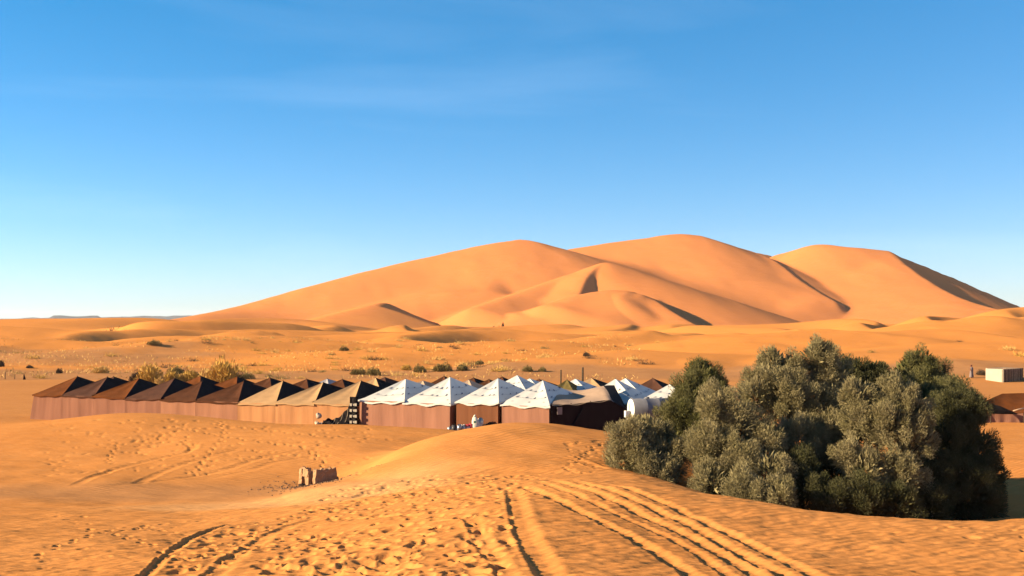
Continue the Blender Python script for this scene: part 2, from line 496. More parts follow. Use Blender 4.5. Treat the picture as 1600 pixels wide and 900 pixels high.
def rut(pix, w, dep, rim, n=14, wob=.012, seed=0):
    """wheel rut along photo points that are set down on the ground first"""
    P = [ground_hit(*q) for q in pix]
    C = catmull([(p.x, p.y, 0) for p in P], n)
    i0 = np.searchsorted(RR, np.hypot(C[:, 0], C[:, 1]).min() - 1); i1 = np.searchsorted(RR, np.hypot(C[:, 0], C[:, 1]).max() + 1)
    th = np.arctan2(C[:, 0], C[:, 1])
    j0, j1 = np.searchsorted(TH, th.min() - .05), np.searchsorted(TH, th.max() + .05)
    x, y = GX[i0:i1, j0:j1], GY[i0:i1, j0:j1]
    best = np.full(x.shape, 1e9); tt = np.zeros(x.shape); sd_ = np.zeros(x.shape)
    for i in range(len(C) - 1):
        a, b = C[i], C[i + 1]; dx, dy = b[0] - a[0], b[1] - a[1]; L2 = dx * dx + dy * dy + 1e-9
        t = np.clip(((x - a[0]) * dx + (y - a[1]) * dy) / L2, 0, 1)
        d2 = (x - a[0] - t * dx) ** 2 + (y - a[1] - t * dy) ** 2
        m = d2 < best
        best = np.where(m, d2, best); tt = np.where(m, (i + t) / (len(C) - 1), tt); sd_ = np.where(m, dx * (y - a[1]) - dy * (x - a[0]), sd_)
    d = np.sqrt(best) + wob * fbm(x * 1.3, y * 1.3, 200 + seed, 2)
    fade = sstep(0, .06, tt) * sstep(1, .9, tt)
    q = d / w * np.where(sd_ > 0, .55, 1.15)      # the wall that meets the sun has slumped wider
    ed = 1 + .5 * fbm(x * 1.1, y * 1.1, 300 + seed, 2)
    GZ[i0:i1, j0:j1] += fade * (-dep * sstep(.78, .22, q) + rim * ed * np.exp(-((q - .82) / .22) ** 2))

for k, pts in enumerate((
    ((812,758),(880,787),(950,822),(1035,872),(1078,901),(1150,960)),
    ((835,752),(920,782),(1025,832),(1100,877),(1134,901),(1210,960)),
    ((850,747),(950,780),(1050,827),(1120,865),(1178,901),(1260,960)),
    ((880,748),(1000,785),(1075,821),(1170,875),(1222,901),(1310,960)),
    ((930,752),(1050,792),(1135,832),(1225,877),(1270,901),(1370,960)))):
    rut(pts, .27 if k != 1 else .19, .070 if k != 1 else .04, .004, seed=k)
rut(((797,762),(803,790),(809,820),(825,856),(853,901),(890,950)), .36, .055, .012, seed=11)
rut(((728,808),(745,838),(768,872),(788,903),(810,940)), .28, .045, .01, seed=12)
rut(((370,818),(325,830),(295,842),(268,861),(243,881),(215,903),(180,930)), .20, .055, .015, seed=13)
rut(((500,808),(450,823),(410,840),(375,861),(340,887),(322,903),(290,935)), .34, .05, .012, seed=14)
rut(((300,695),(292,706),(240,718),(170,736),(105,763)), .36, .045, .02, seed=15)
rut(((520,703),(450,706),(400,717),(350,733),(260,750),(150,763)), .40, .045, .02, seed=16)
rut(((500,712),(430,722),(390,734),(330,747)), .36, .035, .015, seed=17)
rut(((380,700),(300,720),(250,738),(205,757)), .36, .035, .015, seed=18)
rut(((870,716),(905,722),(940,735)), .4, .03, .03, seed=19)

_rf = random.Random(77)
def prints(n, px0, px1, d0, d1, py0, py1, size, dep, keep=None):
    k = tries = 0
    while k < n and tries < n * 12:
        tries += 40
        px = np.array([_rf.uniform(px0, px1) for _ in range(40)]); d = np.array([_rf.uniform(d0, d1) for _ in range(40)])
        x = (px - 800) / F * d; z = base_z(x, d); py = HOR + (CZ - z) * F / d
        for i in range(40):
            if not (py0 < py[i] < py1) or (keep and not keep(px[i], py[i])): continue
            s = size * _rf.uniform(.6, 1.35)
            footprint(x[i], d[i], _rf.uniform(-.9, .9) + (0 if _rf.random() < .7 else 1.5), s, s * _rf.uniform(.55, .85), dep * _rf.uniform(.5, 1.25), dep * _rf.uniform(.03, .16))
            k += 1
            if k >= n: break
_edge = lambda px, py: px > 560 - (py - 755) * 2.2 and px < 860 - max(0, (py - 800)) * .9
prints(480, 380, 850, 34, 49.5, 742, 812, .17, .075, _edge)
prints(330, 390, 800, 21, 34, 800, 905, .19, .10, lambda px, py: _edge(px, py) and px > 400)
prints(85, 400, 640, 21, 27, 845, 905, .23, .125)
prints(46, 60, 420, 28, 46, 805, 890, .15, .06)
prints(60, 255, 420, 24, 38, 815, 903, .20, .10, lambda px, py: abs(px - (430 - (py - 812) * 2.0)) < 60)
prints(240, 60, 580, 60, 82, 655, 750, .16, .06)
prints(60, 190, 300, 66, 82, 660, 735, .16, .07)
prints(14, 1440, 1610, 27, 33, 818, 870, .15, .05)
prints(50, 880, 960, 46, 62, 690, 742, .15, .05)
def trail(pix, size, dep, step=.62):
    """a walker's line of prints"""
    C = catmull([tuple(ground_hit(*q)) for q in pix], 30); acc = 0; sgn = 1
    for a, b in zip(C[:-1], C[1:]):
        L = math.hypot(b[0] - a[0], b[1] - a[1]); acc += L
        if acc < step: continue
        acc = 0; sgn = -sgn; h = math.atan2(b[1] - a[1], b[0] - a[0])
        footprint(a[0] - math.sin(h) * .11 * sgn + _rf.uniform(-.05, .05), a[1] + math.cos(h) * .11 * sgn + _rf.uniform(-.05, .05), h, size, size * .55, dep * _rf.uniform(.7, 1.2), dep * .12)
for pts in (((40,880),(140,838),(230,822),(350,810)), ((150,832),(210,824),(300,835),(420,815)), ((300,897),(275,870),(215,845),(120,825)), ((330,892),(410,852),(520,812),(640,770)), ((260,898),(360,850),(450,815),(560,785))):
    trail(pts, .16, .075)
for pts in (((170,728),(182,700),(230,690),(290,672),(420,668)), ((300,745),(330,705),(350,680),(340,660)), ((560,745),(480,705),(400,690),(280,668)), ((620,690),(520,684),(440,676),(330,662)), ((60,745),(180,735),(330,722),(470,712))):
    trail(pts, .17, .07)
trail(((880,738),(905,715),(930,700),(950,690)), .16, .06)
GZ += PIT + RIM * np.clip(1 + PIT / .03, 0, 1)
# low wind ripples
_wr = (RG < 60)
GZ += np.where(_wr, .026 * (1 - sstep(45, 60, RG)) * fbm(GX * 1.3 + GY * .6, GY * 3.2 - GX * 1.0, 555, 2) * 2, 0)
GZ += np.where(_wr, .014 * (1 - sstep(30, 45, RG)) * fbm(GX * 3.0, GY * 4.5, 556, 2) * 2, 0)


def sand_material():
    m = bpy.data.materials.new('desert_sand'); m.use_nodes = True
    n, l = m.node_tree.nodes, m.node_tree.links
    b = n['Principled BSDF']
    b.inputs['Roughness'].default_value = 0.95
    b.inputs['Specular IOR Level'].default_value = 0.0
    tc = n.new('ShaderNodeTexCoord')
    at_ = n.new('ShaderNodeAttribute'); at_.attribute_name = 'gravel'
    ap_ = n.new('ShaderNodeAttribute'); ap_.attribute_name = 'pale'
    def noise(scale, detail=5, rough=.6, stretch=None, rot=0):
        no = n.new('ShaderNodeTexNoise'); no.inputs['Scale'].default_value = scale
        no.inputs['Detail'].default_value = detail; no.inputs['Roughness'].default_value = rough
        if stretch:
            mp = n.new('ShaderNodeMapping'); mp.inputs['Scale'].default_value = stretch; mp.inputs['Rotation'].default_value = (0, 0, rot)
            l.new(tc.outputs['Object'], mp.inputs['Vector']); l.new(mp.outputs[0], no.inputs['Vector'])
        else: l.new(tc.outputs['Object'], no.inputs['Vector'])
        return no
    def mixc(fac, a, bcol, lo=0., hi=1.):
        mx = n.new('ShaderNodeMix'); mx.data_type = 'RGBA'
        mr = n.new('ShaderNodeMapRange'); mr.inputs['From Min'].default_value = lo; mr.inputs['From Max'].default_value = hi
        l.new(fac, mr.inputs['Value']); l.new(mr.outputs[0], mx.inputs['Factor'])
        for s, v in (('A', a), ('B', bcol)):
            if isinstance(v, tuple): mx.inputs[s].default_value = (*v, 1)
            else: l.new(v, mx.inputs[s])
        return mx.outputs['Result']
    big = noise(.05, 4); med = noise(.9, 5); fine = noise(14, 4, .7)
    c = mixc(big.outputs['Fac'], (0.410, 0.170, 0.052), (0.365, 0.146, 0.043), .35, .65)
    c = mixc(med.outputs['Fac'], c, (0.420, 0.182, 0.060), .45, .9)
    ar_ = n.new('ShaderNodeAttribute'); ar_.attribute_name = 'redsand'
    am_ = n.new('ShaderNodeAttribute'); am_.attribute_name = 'sunlit_gold'
    c = mixc(am_.outputs['Fac'], c, (.455, .178, .047))  # sunlight put into the colour: brighter gold on the middle dunes
    c = mixc(ar_.outputs['Fac'], c, (.42, .155, .053))
    c = mixc(ap_.outputs['Fac'], c, (0.434, 0.217, 0.087))
    gr = mixc(noise(.35, 6, .7).outputs['Fac'], (0.322, 0.155, 0.065), (0.267, 0.124, 0.053), .3, .7)
    gr = mixc(noise(7, 3, .7).outputs['Fac'], gr, (0.099, 0.053, 0.031), .62, .72)
    c = mixc(at_.outputs['Fac'], c, gr)
    l.new(c, b.inputs['Base Color'])
    # wind ripples and grain as fine relief
    rip = noise(1.0, 3, .55, (1.6, 5.5, 1), R(-28))
    rip2 = noise(1.0, 2, .5, (4, 16, 1), R(-24))
    ad = n.new('ShaderNodeMath'); ad.operation = 'MULTIPLY_ADD'; ad.inputs[1].default_value = .5
    l.new(rip2.outputs['Fac'], ad.inputs[0]); l.new(rip.outputs['Fac'], ad.inputs[2])
    ad2 = n.new('ShaderNodeMath'); ad2.operation = 'MULTIPLY_ADD'; ad2.inputs[1].default_value = .18
    l.new(fine.outputs['Fac'], ad2.inputs[0]); l.new(ad.outputs[0], ad2.inputs[2])
    wv = n.new('ShaderNodeTexWave'); wv.wave_type = 'BANDS'; wv.bands_direction = 'X'
    wm_ = n.new('ShaderNodeMapping'); wm_.inputs['Rotation'].default_value = (0, 0, R(52)); l.new(tc.outputs['Object'], wm_.inputs['Vector']); l.new(wm_.outputs[0], wv.inputs['Vector'])
    wv.inputs['Scale'].default_value = .85; wv.inputs['Distortion'].default_value = 5.5; wv.inputs['Detail'].default_value = 2.5; wv.inputs['Detail Scale'].default_value = .5
    gm = n.new('ShaderNodeMath'); gm.operation = 'MULTIPLY_ADD'; gm.inputs[1].default_value = .42
    l.new(wv.outputs['Fac'], gm.inputs[0]); l.new(ad2.outputs[0], gm.inputs[2]); ad2 = gm
    # broad wind marks that show on the far slopes
    far_n = noise(1.0, 4, .6, (.05, .16, .1), R(-30))
    bf = n.new('ShaderNodeBump'); bf.inputs['Strength'].default_value = .35; bf.inputs['Distance'].default_value = 1.2
    l.new(far_n.outputs['Fac'], bf.inputs['Height'])
    bp = n.new('ShaderNodeBump'); l.new(bf.outputs[0], bp.inputs['Normal']); bp.inputs['Strength'].default_value = .75; bp.inputs['Distance'].default_value = .05
    l.new(ad2.outputs[0], bp.inputs['Height']); l.new(bp.outputs[0], b.inputs['Normal'])
    return m

def masks(x, y, z):
    d = np.hypot(x, y)
    px = 800 + F * x / np.maximum(y, 1)
    n1 = fbm(x / 14, y / 10, 91, 4)
    # stony flat round the block
    g = sstep(.55, .05, np.abs(y - 54.5 - .02 * x) / 9 + n1 * .35 + sstep(-3, 3, x + 7) * 1.0) * (z < .9)
    g = g * (y < 70) * .75
    # hard brown flats behind and left of the camp
    band = sstep(150, 158, y + 9 * n1) * (1 - sstep(172, 186, y + 14 * n1 + .10 * x))
    band2 = sstep(190, 215, y) * (1 - sstep(235, 262, y + 24 * n1)) * sstep(-.25, -.36, x / np.maximum(y, 1) + .12 * n1)
    camp = sstep(92, 100, y) * (1 - sstep(150, 160, y)) * .4
    left = sstep(-.36, -.44, x / np.maximum(y, 1)) * sstep(88, 94, y) * (1 - sstep(152, 160, y)) * .35
    g = np.clip(np.maximum.reduce([g, band, band2 * .9, camp, left]), 0, 1)
    far = sstep(1500, 2200, d)
    g = np.maximum(g, far * .8)
    pale = sstep(44.5, 46.5, y + .12 * (x + 9)) * (1 - sstep(50, 54, y - .25 * (x + 9))) * sstep(-20, -13, x) * (1 - sstep(-6, 0, x)) * .95
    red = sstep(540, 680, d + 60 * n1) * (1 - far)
    gold = sstep(165, 230, d + 30 * n1) * (1 - red)  # middle dunes painted brighter, as if their slopes faced the sun
    return g, pale, red, gold

nr, nc = GX.shape
verts = np.stack([GX.ravel(), GY.ravel(), GZ.ravel()], 1).astype(np.float32)
ii = np.arange(nr - 1)[:, None] * nc; jj = np.arange(nc)[None, :]
j2 = (jj + 1) % nc
faces = np.stack([ii + jj, ii + j2, ii + nc + j2, ii + nc + jj], -1)[..., ::-1].reshape(-1, 4).astype(np.int32)
# close the small hole under the camera with a fan
me = bpy.data.meshes.new('sand_ground')
nv = len(verts)
verts = np.vstack([verts, [[0, 0, float(GZ[0].mean())]]]).astype(np.float32)
fan = np.stack([np.full(nc, nv), (np.arange(nc) + 1) % nc, np.arange(nc)], -1).astype(np.int32)
me.vertices.add(len(verts)); me.vertices.foreach_set('co', verts.ravel())
loops = np.concatenate([faces.ravel(), fan.ravel()])
me.loops.add(len(loops)); me.loops.foreach_set('vertex_index', loops)
starts = np.concatenate([np.arange(len(faces)) * 4, len(faces) * 4 + np.arange(nc) * 3])
me.polygons.add(len(starts)); me.polygons.foreach_set('loop_start', starts.astype(np.int32))
me.update(calc_edges=True)
me.polygons.foreach_set('use_smooth', np.ones(len(starts), bool))
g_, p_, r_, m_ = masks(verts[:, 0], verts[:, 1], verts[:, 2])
for nm, arr in (('gravel', g_), ('pale', p_), ('redsand', r_), ('sunlit_gold', m_)):
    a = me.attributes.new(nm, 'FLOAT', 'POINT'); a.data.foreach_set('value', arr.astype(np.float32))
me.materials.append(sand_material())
ground = bpy.data.objects.new('sand_ground', me)
COL.objects.link(ground)
tag(ground, kind='structure')
if ground.data.polygons[1000].normal.z < 0:
    me.flip_normals()
# ------------------------------------------------------------------ distant hills
def hills():
    m = mat('hill_rock', (.07, .065, .075), noise=.3, nscale=.004)
    rn = np.random.RandomState(4)
    for nm, px0, px1, d, hpx in (('distant_hills', -700, 330, 9800, 6.5), ('distant_mesa', 70, 166, 8200, 7.5)):
        n = 90
        us = np.linspace(px0, px1, n)
        v, f = [], []
        for i, u in enumerate(us):
            k = min(1, (u - px0) / 14, (px1 - u) / 14)
            h = (hpx * .55 + hpx * .9 * (vnoise(np.array([u / 60.]), np.array([3.3 + d]), 8)[0] + .15) + hpx * .25 * vnoise(np.array([u / 13.]), np.array([1.1]), 9)[0])
            if nm == 'distant_mesa': h = hpx * (.85 + .3 * vnoise(np.array([u / 30.]), np.array([2.]), 5)[0])
            h = max(0.3, h * min(1, k)) * d / F + CZ
            x = (u - 800) / F * d
            for dy, hh in ((-400, -5), (-120, h * .55), (0, h), (500, h * .9), (1200, -5)):
                v.append((x * (1 + dy / d), d + dy, hh))
        for i in range(n - 1):
            for j in range(4):
                f.append((i * 5 + j, (i + 1) * 5 + j, (i + 1) * 5 + j + 1, i * 5 + j + 1))
        o = mesh_obj(nm, v, f, m, smooth=True)
        tag(o, kind='structure')
hills()

# ------------------------------------------------------------------ tents
ROW_A, ROW_B = at(52, 500, 94), at(862, 500, 78)
def row_d(px, back=0.0):
    """distance at which the sight line of a photo column meets the line of tent fronts"""
    k = (px - 800) / F
    dx, dy = ROW_B.x - ROW_A.x, ROW_B.y - ROW_A.y
    L = math.hypot(dx, dy)
    ax, ay = ROW_A.x - dy / L * back, ROW_A.y + dx / L * back
    t = (k * ay - ax) / (dx - k * dy)
    return ay + t * dy
ROW_ANG = math.atan2(ROW_B.y - ROW_A.y, ROW_B.x - ROW_A.x)

CL = dict(
    brown=mat('brown_tent_cloth', (.115, .043, .020), noise=.4, nscale=1.2, bump=.25, bscale=30, stretch=(1, 1, .4)),
    rust=mat('rust_tent_cloth', (.19, .058, .015), noise=.35, nscale=1.0, bump=.25, bscale=30, stretch=(1, 1, .4)),
    plum=mat('plum_tent_cloth', (.115, .050, .032), noise=.35, nscale=1.2, bump=.25, bscale=30, stretch=(1, 1, .4)),
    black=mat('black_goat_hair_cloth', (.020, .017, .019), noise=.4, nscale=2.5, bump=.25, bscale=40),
    beige=mat('beige_tent_cloth', (.52, .31, .155), noise=.18, nscale=1.4, bump=.2, bscale=30),
    pink=mat('faded_pink_tent_cloth', (.50, .34, .24), noise=.18, nscale=1.4, bump=.2, bscale=30),
    olive=mat('olive_tent_cloth', (.16, .12, .045), noise=.4, nscale=2.5, bump=.3, bscale=20),
    white=mat('white_tent_cloth', (.72, .69, .65), noise=.10, nscale=.9, bump=.2, bscale=18),
    grey=mat('grey_tent_cloth', (.42, .38, .40), noise=.15, nscale=1.4, bump=.2, bscale=30),
    stitch=mat('dark_blue_stitching', (.10, .11, .18)),
    pole=mat('weathered_pole_wood', (.11, .075, .05), noise=.4, nscale=9),
    rope=mat('pale_rope', (.42, .32, .22)),
)
def wall_mat(name, c):
    """woven wall cloth: hanging vertical streaks and faded patches"""
    return mat(name, c, noise=.14, nscale=1.0, bump=.15, bscale=7, stretch=(2.2, 2.2, .22))
WL = dict(
    brown=wall_mat('brown_wall_cloth', (.30, .135, .088)),
    mid=wall_mat('light_brown_wall_cloth', (.38, .175, .105)),
    tan=wall_mat('tan_wall_cloth', (.50, .235, .105)),
    rose=wall_mat('rose_brown_wall_cloth', (.38, .18, .118)),
    dark=wall_mat('dark_wall_cloth', (.026, .013, .012)),
    door=wall_mat('rust_door_cloth', (.22, .088, .045)),
)

def tent(name, Fc, w, D, apex_z, top_z, roof, wall, label, cat='tent', group=None, rear=None, ang=ROW_ANG, seed=0,
         stitched=False, eave=.10, lean=0.0, ground_z=None, walls=True, sag=.10):
    """square-ended tent with four-panel pyramid roof. Fc: front right wall-top corner (x, y)"""
    rn = random.Random(seed * 7 + 3)
    u = Vector((math.cos(ang), math.sin(ang), 0)); n = Vector((-math.sin(ang), math.cos(ang), 0))
    ctr = Vector((Fc[0], Fc[1], 0)) - u * (w / 2) + n * (D / 2)
    gz = ground_z if ground_z is not None else zat(ctr.x, ctr.y)
    root = empty(name, (ctr.x, ctr.y, gz), ang)
    tag(root, label, cat, group)
    H, A = top_z - gz, apex_z - gz
    hx, hy = w / 2, D / 2
    ov = eave
    cor = [(-hx - ov, -hy - ov), (hx + ov, -hy - ov), (hx + ov, hy + ov), (-hx - ov, hy + ov)]
    names = ('front', 'right', 'back', 'left')
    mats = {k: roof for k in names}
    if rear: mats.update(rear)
    apex = Vector((rn.uniform(-.16, .16), rn.uniform(-.3, .3), A))
    jit = [rn.uniform(-.10, .08) for _ in range(4)]
    sag = sag * rn.uniform(.4, 2.0)
    def panel_fn(k, lift=0.0):
        a = Vector((*cor[k], H + jit[k])); b = Vector((*cor[(k + 1) % 4], H + jit[(k + 1) % 4]))
        ph = rn.uniform(0, 6)
        def fn(s, t):
            p = a.lerp(b, s).lerp(apex, t)
            e = math.sin(math.pi * s)
            p.z -= sag * math.sin(math.pi * t) * e * (1 + .3 * math.sin(9 * s + ph)) + lift * 0
            if t == 0: p.z -= (.05 * e + .035 * math.sin(13 * s + ph)) * (2.2 if stitched else 1.0)
            p.z += lift
            return p
        return fn
    for k, nm in enumerate(names):
        fn = panel_fn(k)
        pn = MB().sheet(fn, 10, 7).build('roof_panel', CL[mats[nm]], root, smooth=True)
        # a hanging hem gives the cloth its thickness at the eave
        hem = MB().sheet(lambda s, t: fn(s, 0) + Vector((0, 0, -.09 * t)), 10, 1)
        hem.build('hem', CL[mats[nm]], pn)
        if stitched and k in (0, 1):
            mb = MB()
            fl = panel_fn(k); nv = (Vector(fl(.6, .4)) - Vector(fl(.4, .4))).cross(Vector(fl(.5, .5)) - Vector(fl(.5, .3))).normalized()
            if nv.z < 0: nv = -nv
            def P(s, t): return Vector(fn(s, t)) + nv * .03
            for t0, cnt in ((.30, 4), (.58, 3), (.12, 3)):
                ss = [(i + .5 + rn.uniform(-.25, .25)) / cnt for i in range(cnt)]
                for s0 in ss:
                    if t0 == .12 and rn.random() < .5: continue
                    ln = rn.uniform(.5, 1.0) * (.6 if t0 == .12 else 1)
                    wd = .030 / max(.25, 1 - t0)
                    mb.add([P(s0 - wd * .5, t0), P(s0 + wd * .7, t0 + .01), P(s0 + wd * 1.2, t0 + .065 * ln), P(s0 + wd * .7, t0 + .07 * ln)], [(0, 1, 2, 3)])
                if t0 != .12:
                    q = [.08 + .84 * i / 14 for i in range(15)]
                    for i in range(14):
                        c0, c1 = -.012 * math.sin(q[i] * cnt * math.pi) ** 2, -.012 * math.sin(q[i + 1] * cnt * math.pi) ** 2
                        mb.add([P(q[i], t0 + c0), P(q[i + 1], t0 + c1), P(q[i + 1], t0 + c1 + .005), P(q[i], t0 + c0 + .005)], [(0, 1, 2, 3)])
            tag(mb.build('stitching', CL['stitch'], pn), kind='stuff')
    MB().tube([(apex.x, apex.y, 0), (apex.x, apex.y, A + .05)], [.05, .035], 6).build('centre_pole', CL['pole'], root)
    if walls:
        wc = [(-hx, -hy), (hx, -hy), (hx, hy), (-hx, hy)]
        for k, nm in enumerate(('front_wall', 'side_wall', 'back_wall', 'side_wall')):
            a, b = wc[k], wc[(k + 1) % 4]
            L = math.hypot(b[0] - a[0], b[1] - a[1])
            nx, ny = (b[1] - a[1]) / L, -(b[0] - a[0]) / L
            ph = rn.uniform(0, 6)
            def fn(s, t, a=a, b=b, nx=nx, ny=ny, ph=ph, k=k):
                x, y = a[0] + (b[0] - a[0]) * s, a[1] + (b[1] - a[1]) * s
                o = .012 * math.sin(s * 17 + ph) + .006 * math.sin(s * 41 + 2 * ph) + .05 * math.sin(math.pi * t) * math.sin(s * 5 + ph)
                o *= math.sin(math.pi * min(1, max(0, s))) ** .3 if 0 < s < 1 else 0
                ox = nx * o; oy = ny * o
                if lean: x -= lean * (1 - t) * (1 - s if k == 0 else (1 if k == 3 else (s if k == 2 else 0)))
                return (x + ox, y + oy, -.25 + (H + .22) * t)
            m_ = wall if k == 0 else (wall if not (rear and 'walls' in rear) else rear['walls'])
            wo = MB().sheet(fn, 22, 4).build(nm, WL[wall], root, smooth=True)
        for x, y in wc:
            xx = x - (lean if x < 0 else 0) * .5
            MB().tube([((x - (lean if x < 0 else 0)) * .975, y * .985, -.2), (x * .975, y * .985, H + .03)], .03, 6).build('corner_pole', CL['pole'], root)
    return root

def solve_tent(name, Lp, Fp, ap, roof, wall, label, **kw):
    """front tent from photo points: wall-top corners left and right, and the roof tip"""
    dl, df = row_d(Lp[0]), row_d(Fp[0])
    a, b = at(Lp[0], Lp[1], dl), at(Fp[0], Fp[1], df)
    w = math.hypot(b.x - a.x, b.y - a.y)
    c = (a + b) / 2; n = Vector((-math.sin(ROW_ANG), math.cos(ROW_ANG), 0))
    k = (ap[0] - 800) / F
    D = 2 * (k * c.y - c.x) / (n.x - k * n.y)
    D = min(max(D, 4.0), 9.0)
    ctr = c + n * D / 2
    az = CZ - (ap[1] - HOR) / F * ctr.y
    return tent(name, (b.x, b.y), w, D, az, (a.z + b.z) / 2, roof, wall, label, **kw)

GF = 'tents in the front row of the camp'
GB = 'tents behind the front row'
front = [
 ((53, 617), (97, 617), (122, 588), 'rust', 'brown', 'dark brown tent at the far left end of the front row'),
 ((98, 617.5), (146, 618.5), (168, 589), 'plum', 'brown', 'dark brown tent, second from the left end of the front row'),
 ((147, 619), (195, 622), (215, 591), 'rust', 'brown', 'rusty brown tent, third from the left end of the front row'),
 ((196, 622), (251, 624), (269.5, 591), 'plum', 'brown', 'dark plum brown tent, fourth from the left end of the front row'),
 ((252, 624), (305, 626), (321, 595.5), 'brown', 'mid', 'dark brown tent, fifth from the left end of the front row'),
 ((306, 626), (371, 628), (380.5, 595.5), 'brown', 'mid', 'dark brown tent right beside the first beige tent'),
 ((372, 629), (430, 630), (443.5, 595), 'beige', 'tan', 'beige tent beside the dark brown tents, leftmost of three beige'),
 ((431, 630), (490, 631), (505, 597), 'beige', 'tan', 'beige tent between two beige tents in the front row'),
 ((491, 631), (550, 630.5), (567, 595), 'beige', 'tan', 'beige tent beside the white tents, with a dark striped cloth at its corner'),
 ((562, 626), (631, 626), (640, 592), 'white', 'rose', 'white roofed tent beside the beige tents, leftmost white one in front'),
 ((632, 630), (703, 629), (713, 589), 'white', 'rose', 'white roofed tent, second white one from the left in the front row'),
 ((713, 630), (778, 630), (788, 591), 'white', 'door', 'white roofed tent with rust red wall, behind the white sack'),
 ((784, 632), (858, 634.5), (865, 594), 'white', 'rose', 'white roofed tent at the right end of the front row, by the dark annex'),
]
for i, (Lp, Fp, ap, roof, wall, lab) in enumerate(front):
    if i and Lp[0] - front[i - 1][1][0] < 1.6: Lp = (front[i - 1][1][0] + .12, Lp[1])
    nm = {'white': 'white_roof_tent', 'beige': 'beige_tent'}.get(roof, 'dark_tent')
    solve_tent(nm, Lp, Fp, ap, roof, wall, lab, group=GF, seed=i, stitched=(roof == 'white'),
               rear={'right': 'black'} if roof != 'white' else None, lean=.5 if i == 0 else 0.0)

def back_tent(px, py, d, w, D, roof, label, wall='brown', seed=0, stitched=False, rear=None, eave_py=None):
    u = Vector((math.cos(ROW_ANG), math.sin(ROW_ANG), 0)); n = Vector((-math.sin(ROW_ANG), math.cos(ROW_ANG), 0))
    c = at(px, py, d)
    fc = c + u * (w / 2) - n * (D / 2)
    gz = zat(c.x, c.y)
    nm = {'white': 'white_roof_tent', 'beige': 'beige_tent', 'pink': 'beige_tent', 'olive': 'olive_tent', 'grey': 'grey_tent'}.get(roof, 'dark_tent')
    return tent(nm, (fc.x, fc.y), w, D, c.z, min(2.0 + gz, c.z - .9), roof, wall, label, group=GB, seed=40 + seed, stitched=stitched, rear=rear)
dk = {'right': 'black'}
backs = [
 (179, 588, 104, 3.3, 4.6, 'plum', 'dark roof tip showing close behind the second dark tent from the left', dk, 0),
 (314, 587, 103, 3.4, 5.0, 'rust', 'rusty roof of a rear tent between the fourth and fifth dark tents', dk, 0),
 (369, 588.5, 102, 3.4, 5.0, 'rust', 'rusty roof of a rear tent just left of the sixth dark tent tip', dk, 0),
 (424, 590, 101, 3.4, 5.2, 'brown', 'brown rear roof left of the leftmost beige tent tip', dk, 0),
 (479, 592, 100, 3.4, 5.0, 'brown', 'brown rear roof between the first and second beige tents', dk, 0),
 (536, 592, 98.5, 3.4, 5.0, 'brown', 'brown rear roof between the second and third beige tents', dk, 0),
 (513, 591.5, 106, 3.0, 5.0, 'grey', 'pale grey rear roof left of a brown rear tip, behind the beige tents', None, 0),
 (588, 590, 98, 3.4, 5.0, 'beige', 'beige rear tent with a black side, right of the last beige tent', dk, 0),
 (601, 589.5, 106, 3.0, 5.0, 'plum', 'plum brown rear roof behind the beige rear tent near the white tents', None, 0),
 (660, 594.5, 98, 3.4, 5.0, 'pink', 'faded pale roof behind the leftmost white tent', None, 0),
 (696, 587.5, 107, 2.4, 4.0, 'brown', 'small dark roof tip left of the second white tent tip', dk, 0),
 (731, 593, 97, 3.4, 5.0, 'pink', 'faded pale roof behind the second white tent', None, 0),
 (742, 590, 106, 2.6, 4.5, 'brown', 'dark roof tip right of the second white tent tip', dk, 0),
 (764, 592.5, 101, 2.8, 4.5, 'brown', 'dark roof tip left of the third white tent tip', dk, 0),
 (783, 588.5, 106, 2.8, 4.5, 'brown', 'dark roof tip right behind the third white tent tip', dk, 0),
 (807, 586, 98, 4.0, 5.6, 'white', 'white roofed rear tent, tallest tip right of the third white tent', None, 1),
 (830, 591, 101, 3.6, 5.0, 'white', 'smaller white roofed rear tent left of the fourth white tent tip', None, 1),
 (842, 592, 106, 3.2, 5.0, 'brown', 'dark rear roof just left of the fourth white tent tip', dk, 0),
 (884, 593, 97, 2.6, 3.6, 'olive', 'olive draped small tent roof beside a post, right of the fourth white tip', None, 0),
 (902, 591.5, 99, 3.6, 4.8, 'white', 'white roofed rear tent between the olive roof and the large white tent', None, 1),
 (925, 590.5, 105, 3.4, 4.8, 'beige', 'brown beige rear roof left of the large white tent', dk, 0),
 (964, 591.5, 88.5, 4.6, 5.6, 'white', 'large white roofed tent with blue shaded side, left of the water tank', None, 1),
 (978, 590.5, 93, 4.6, 5.2, 'white', 'white roof tip peeking from behind the large white tent', None, 1),
 (1022, 590.5, 100, 3.4, 5.0, 'plum', 'dark pointed roof above the water tank, left of the tamarisk', dk, 0),
 (1050, 600, 87, 4.2, 5.0, 'white', 'white roof corner half hidden behind the left tamarisk', None, 1),
]
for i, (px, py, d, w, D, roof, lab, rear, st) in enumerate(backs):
    back_tent(px, py, d, w, D, roof, lab, wall={'white': 'rose', 'pink': 'rose', 'beige': 'tan'}.get(roof, 'brown'), seed=i, stitched=bool(st), rear=rear)

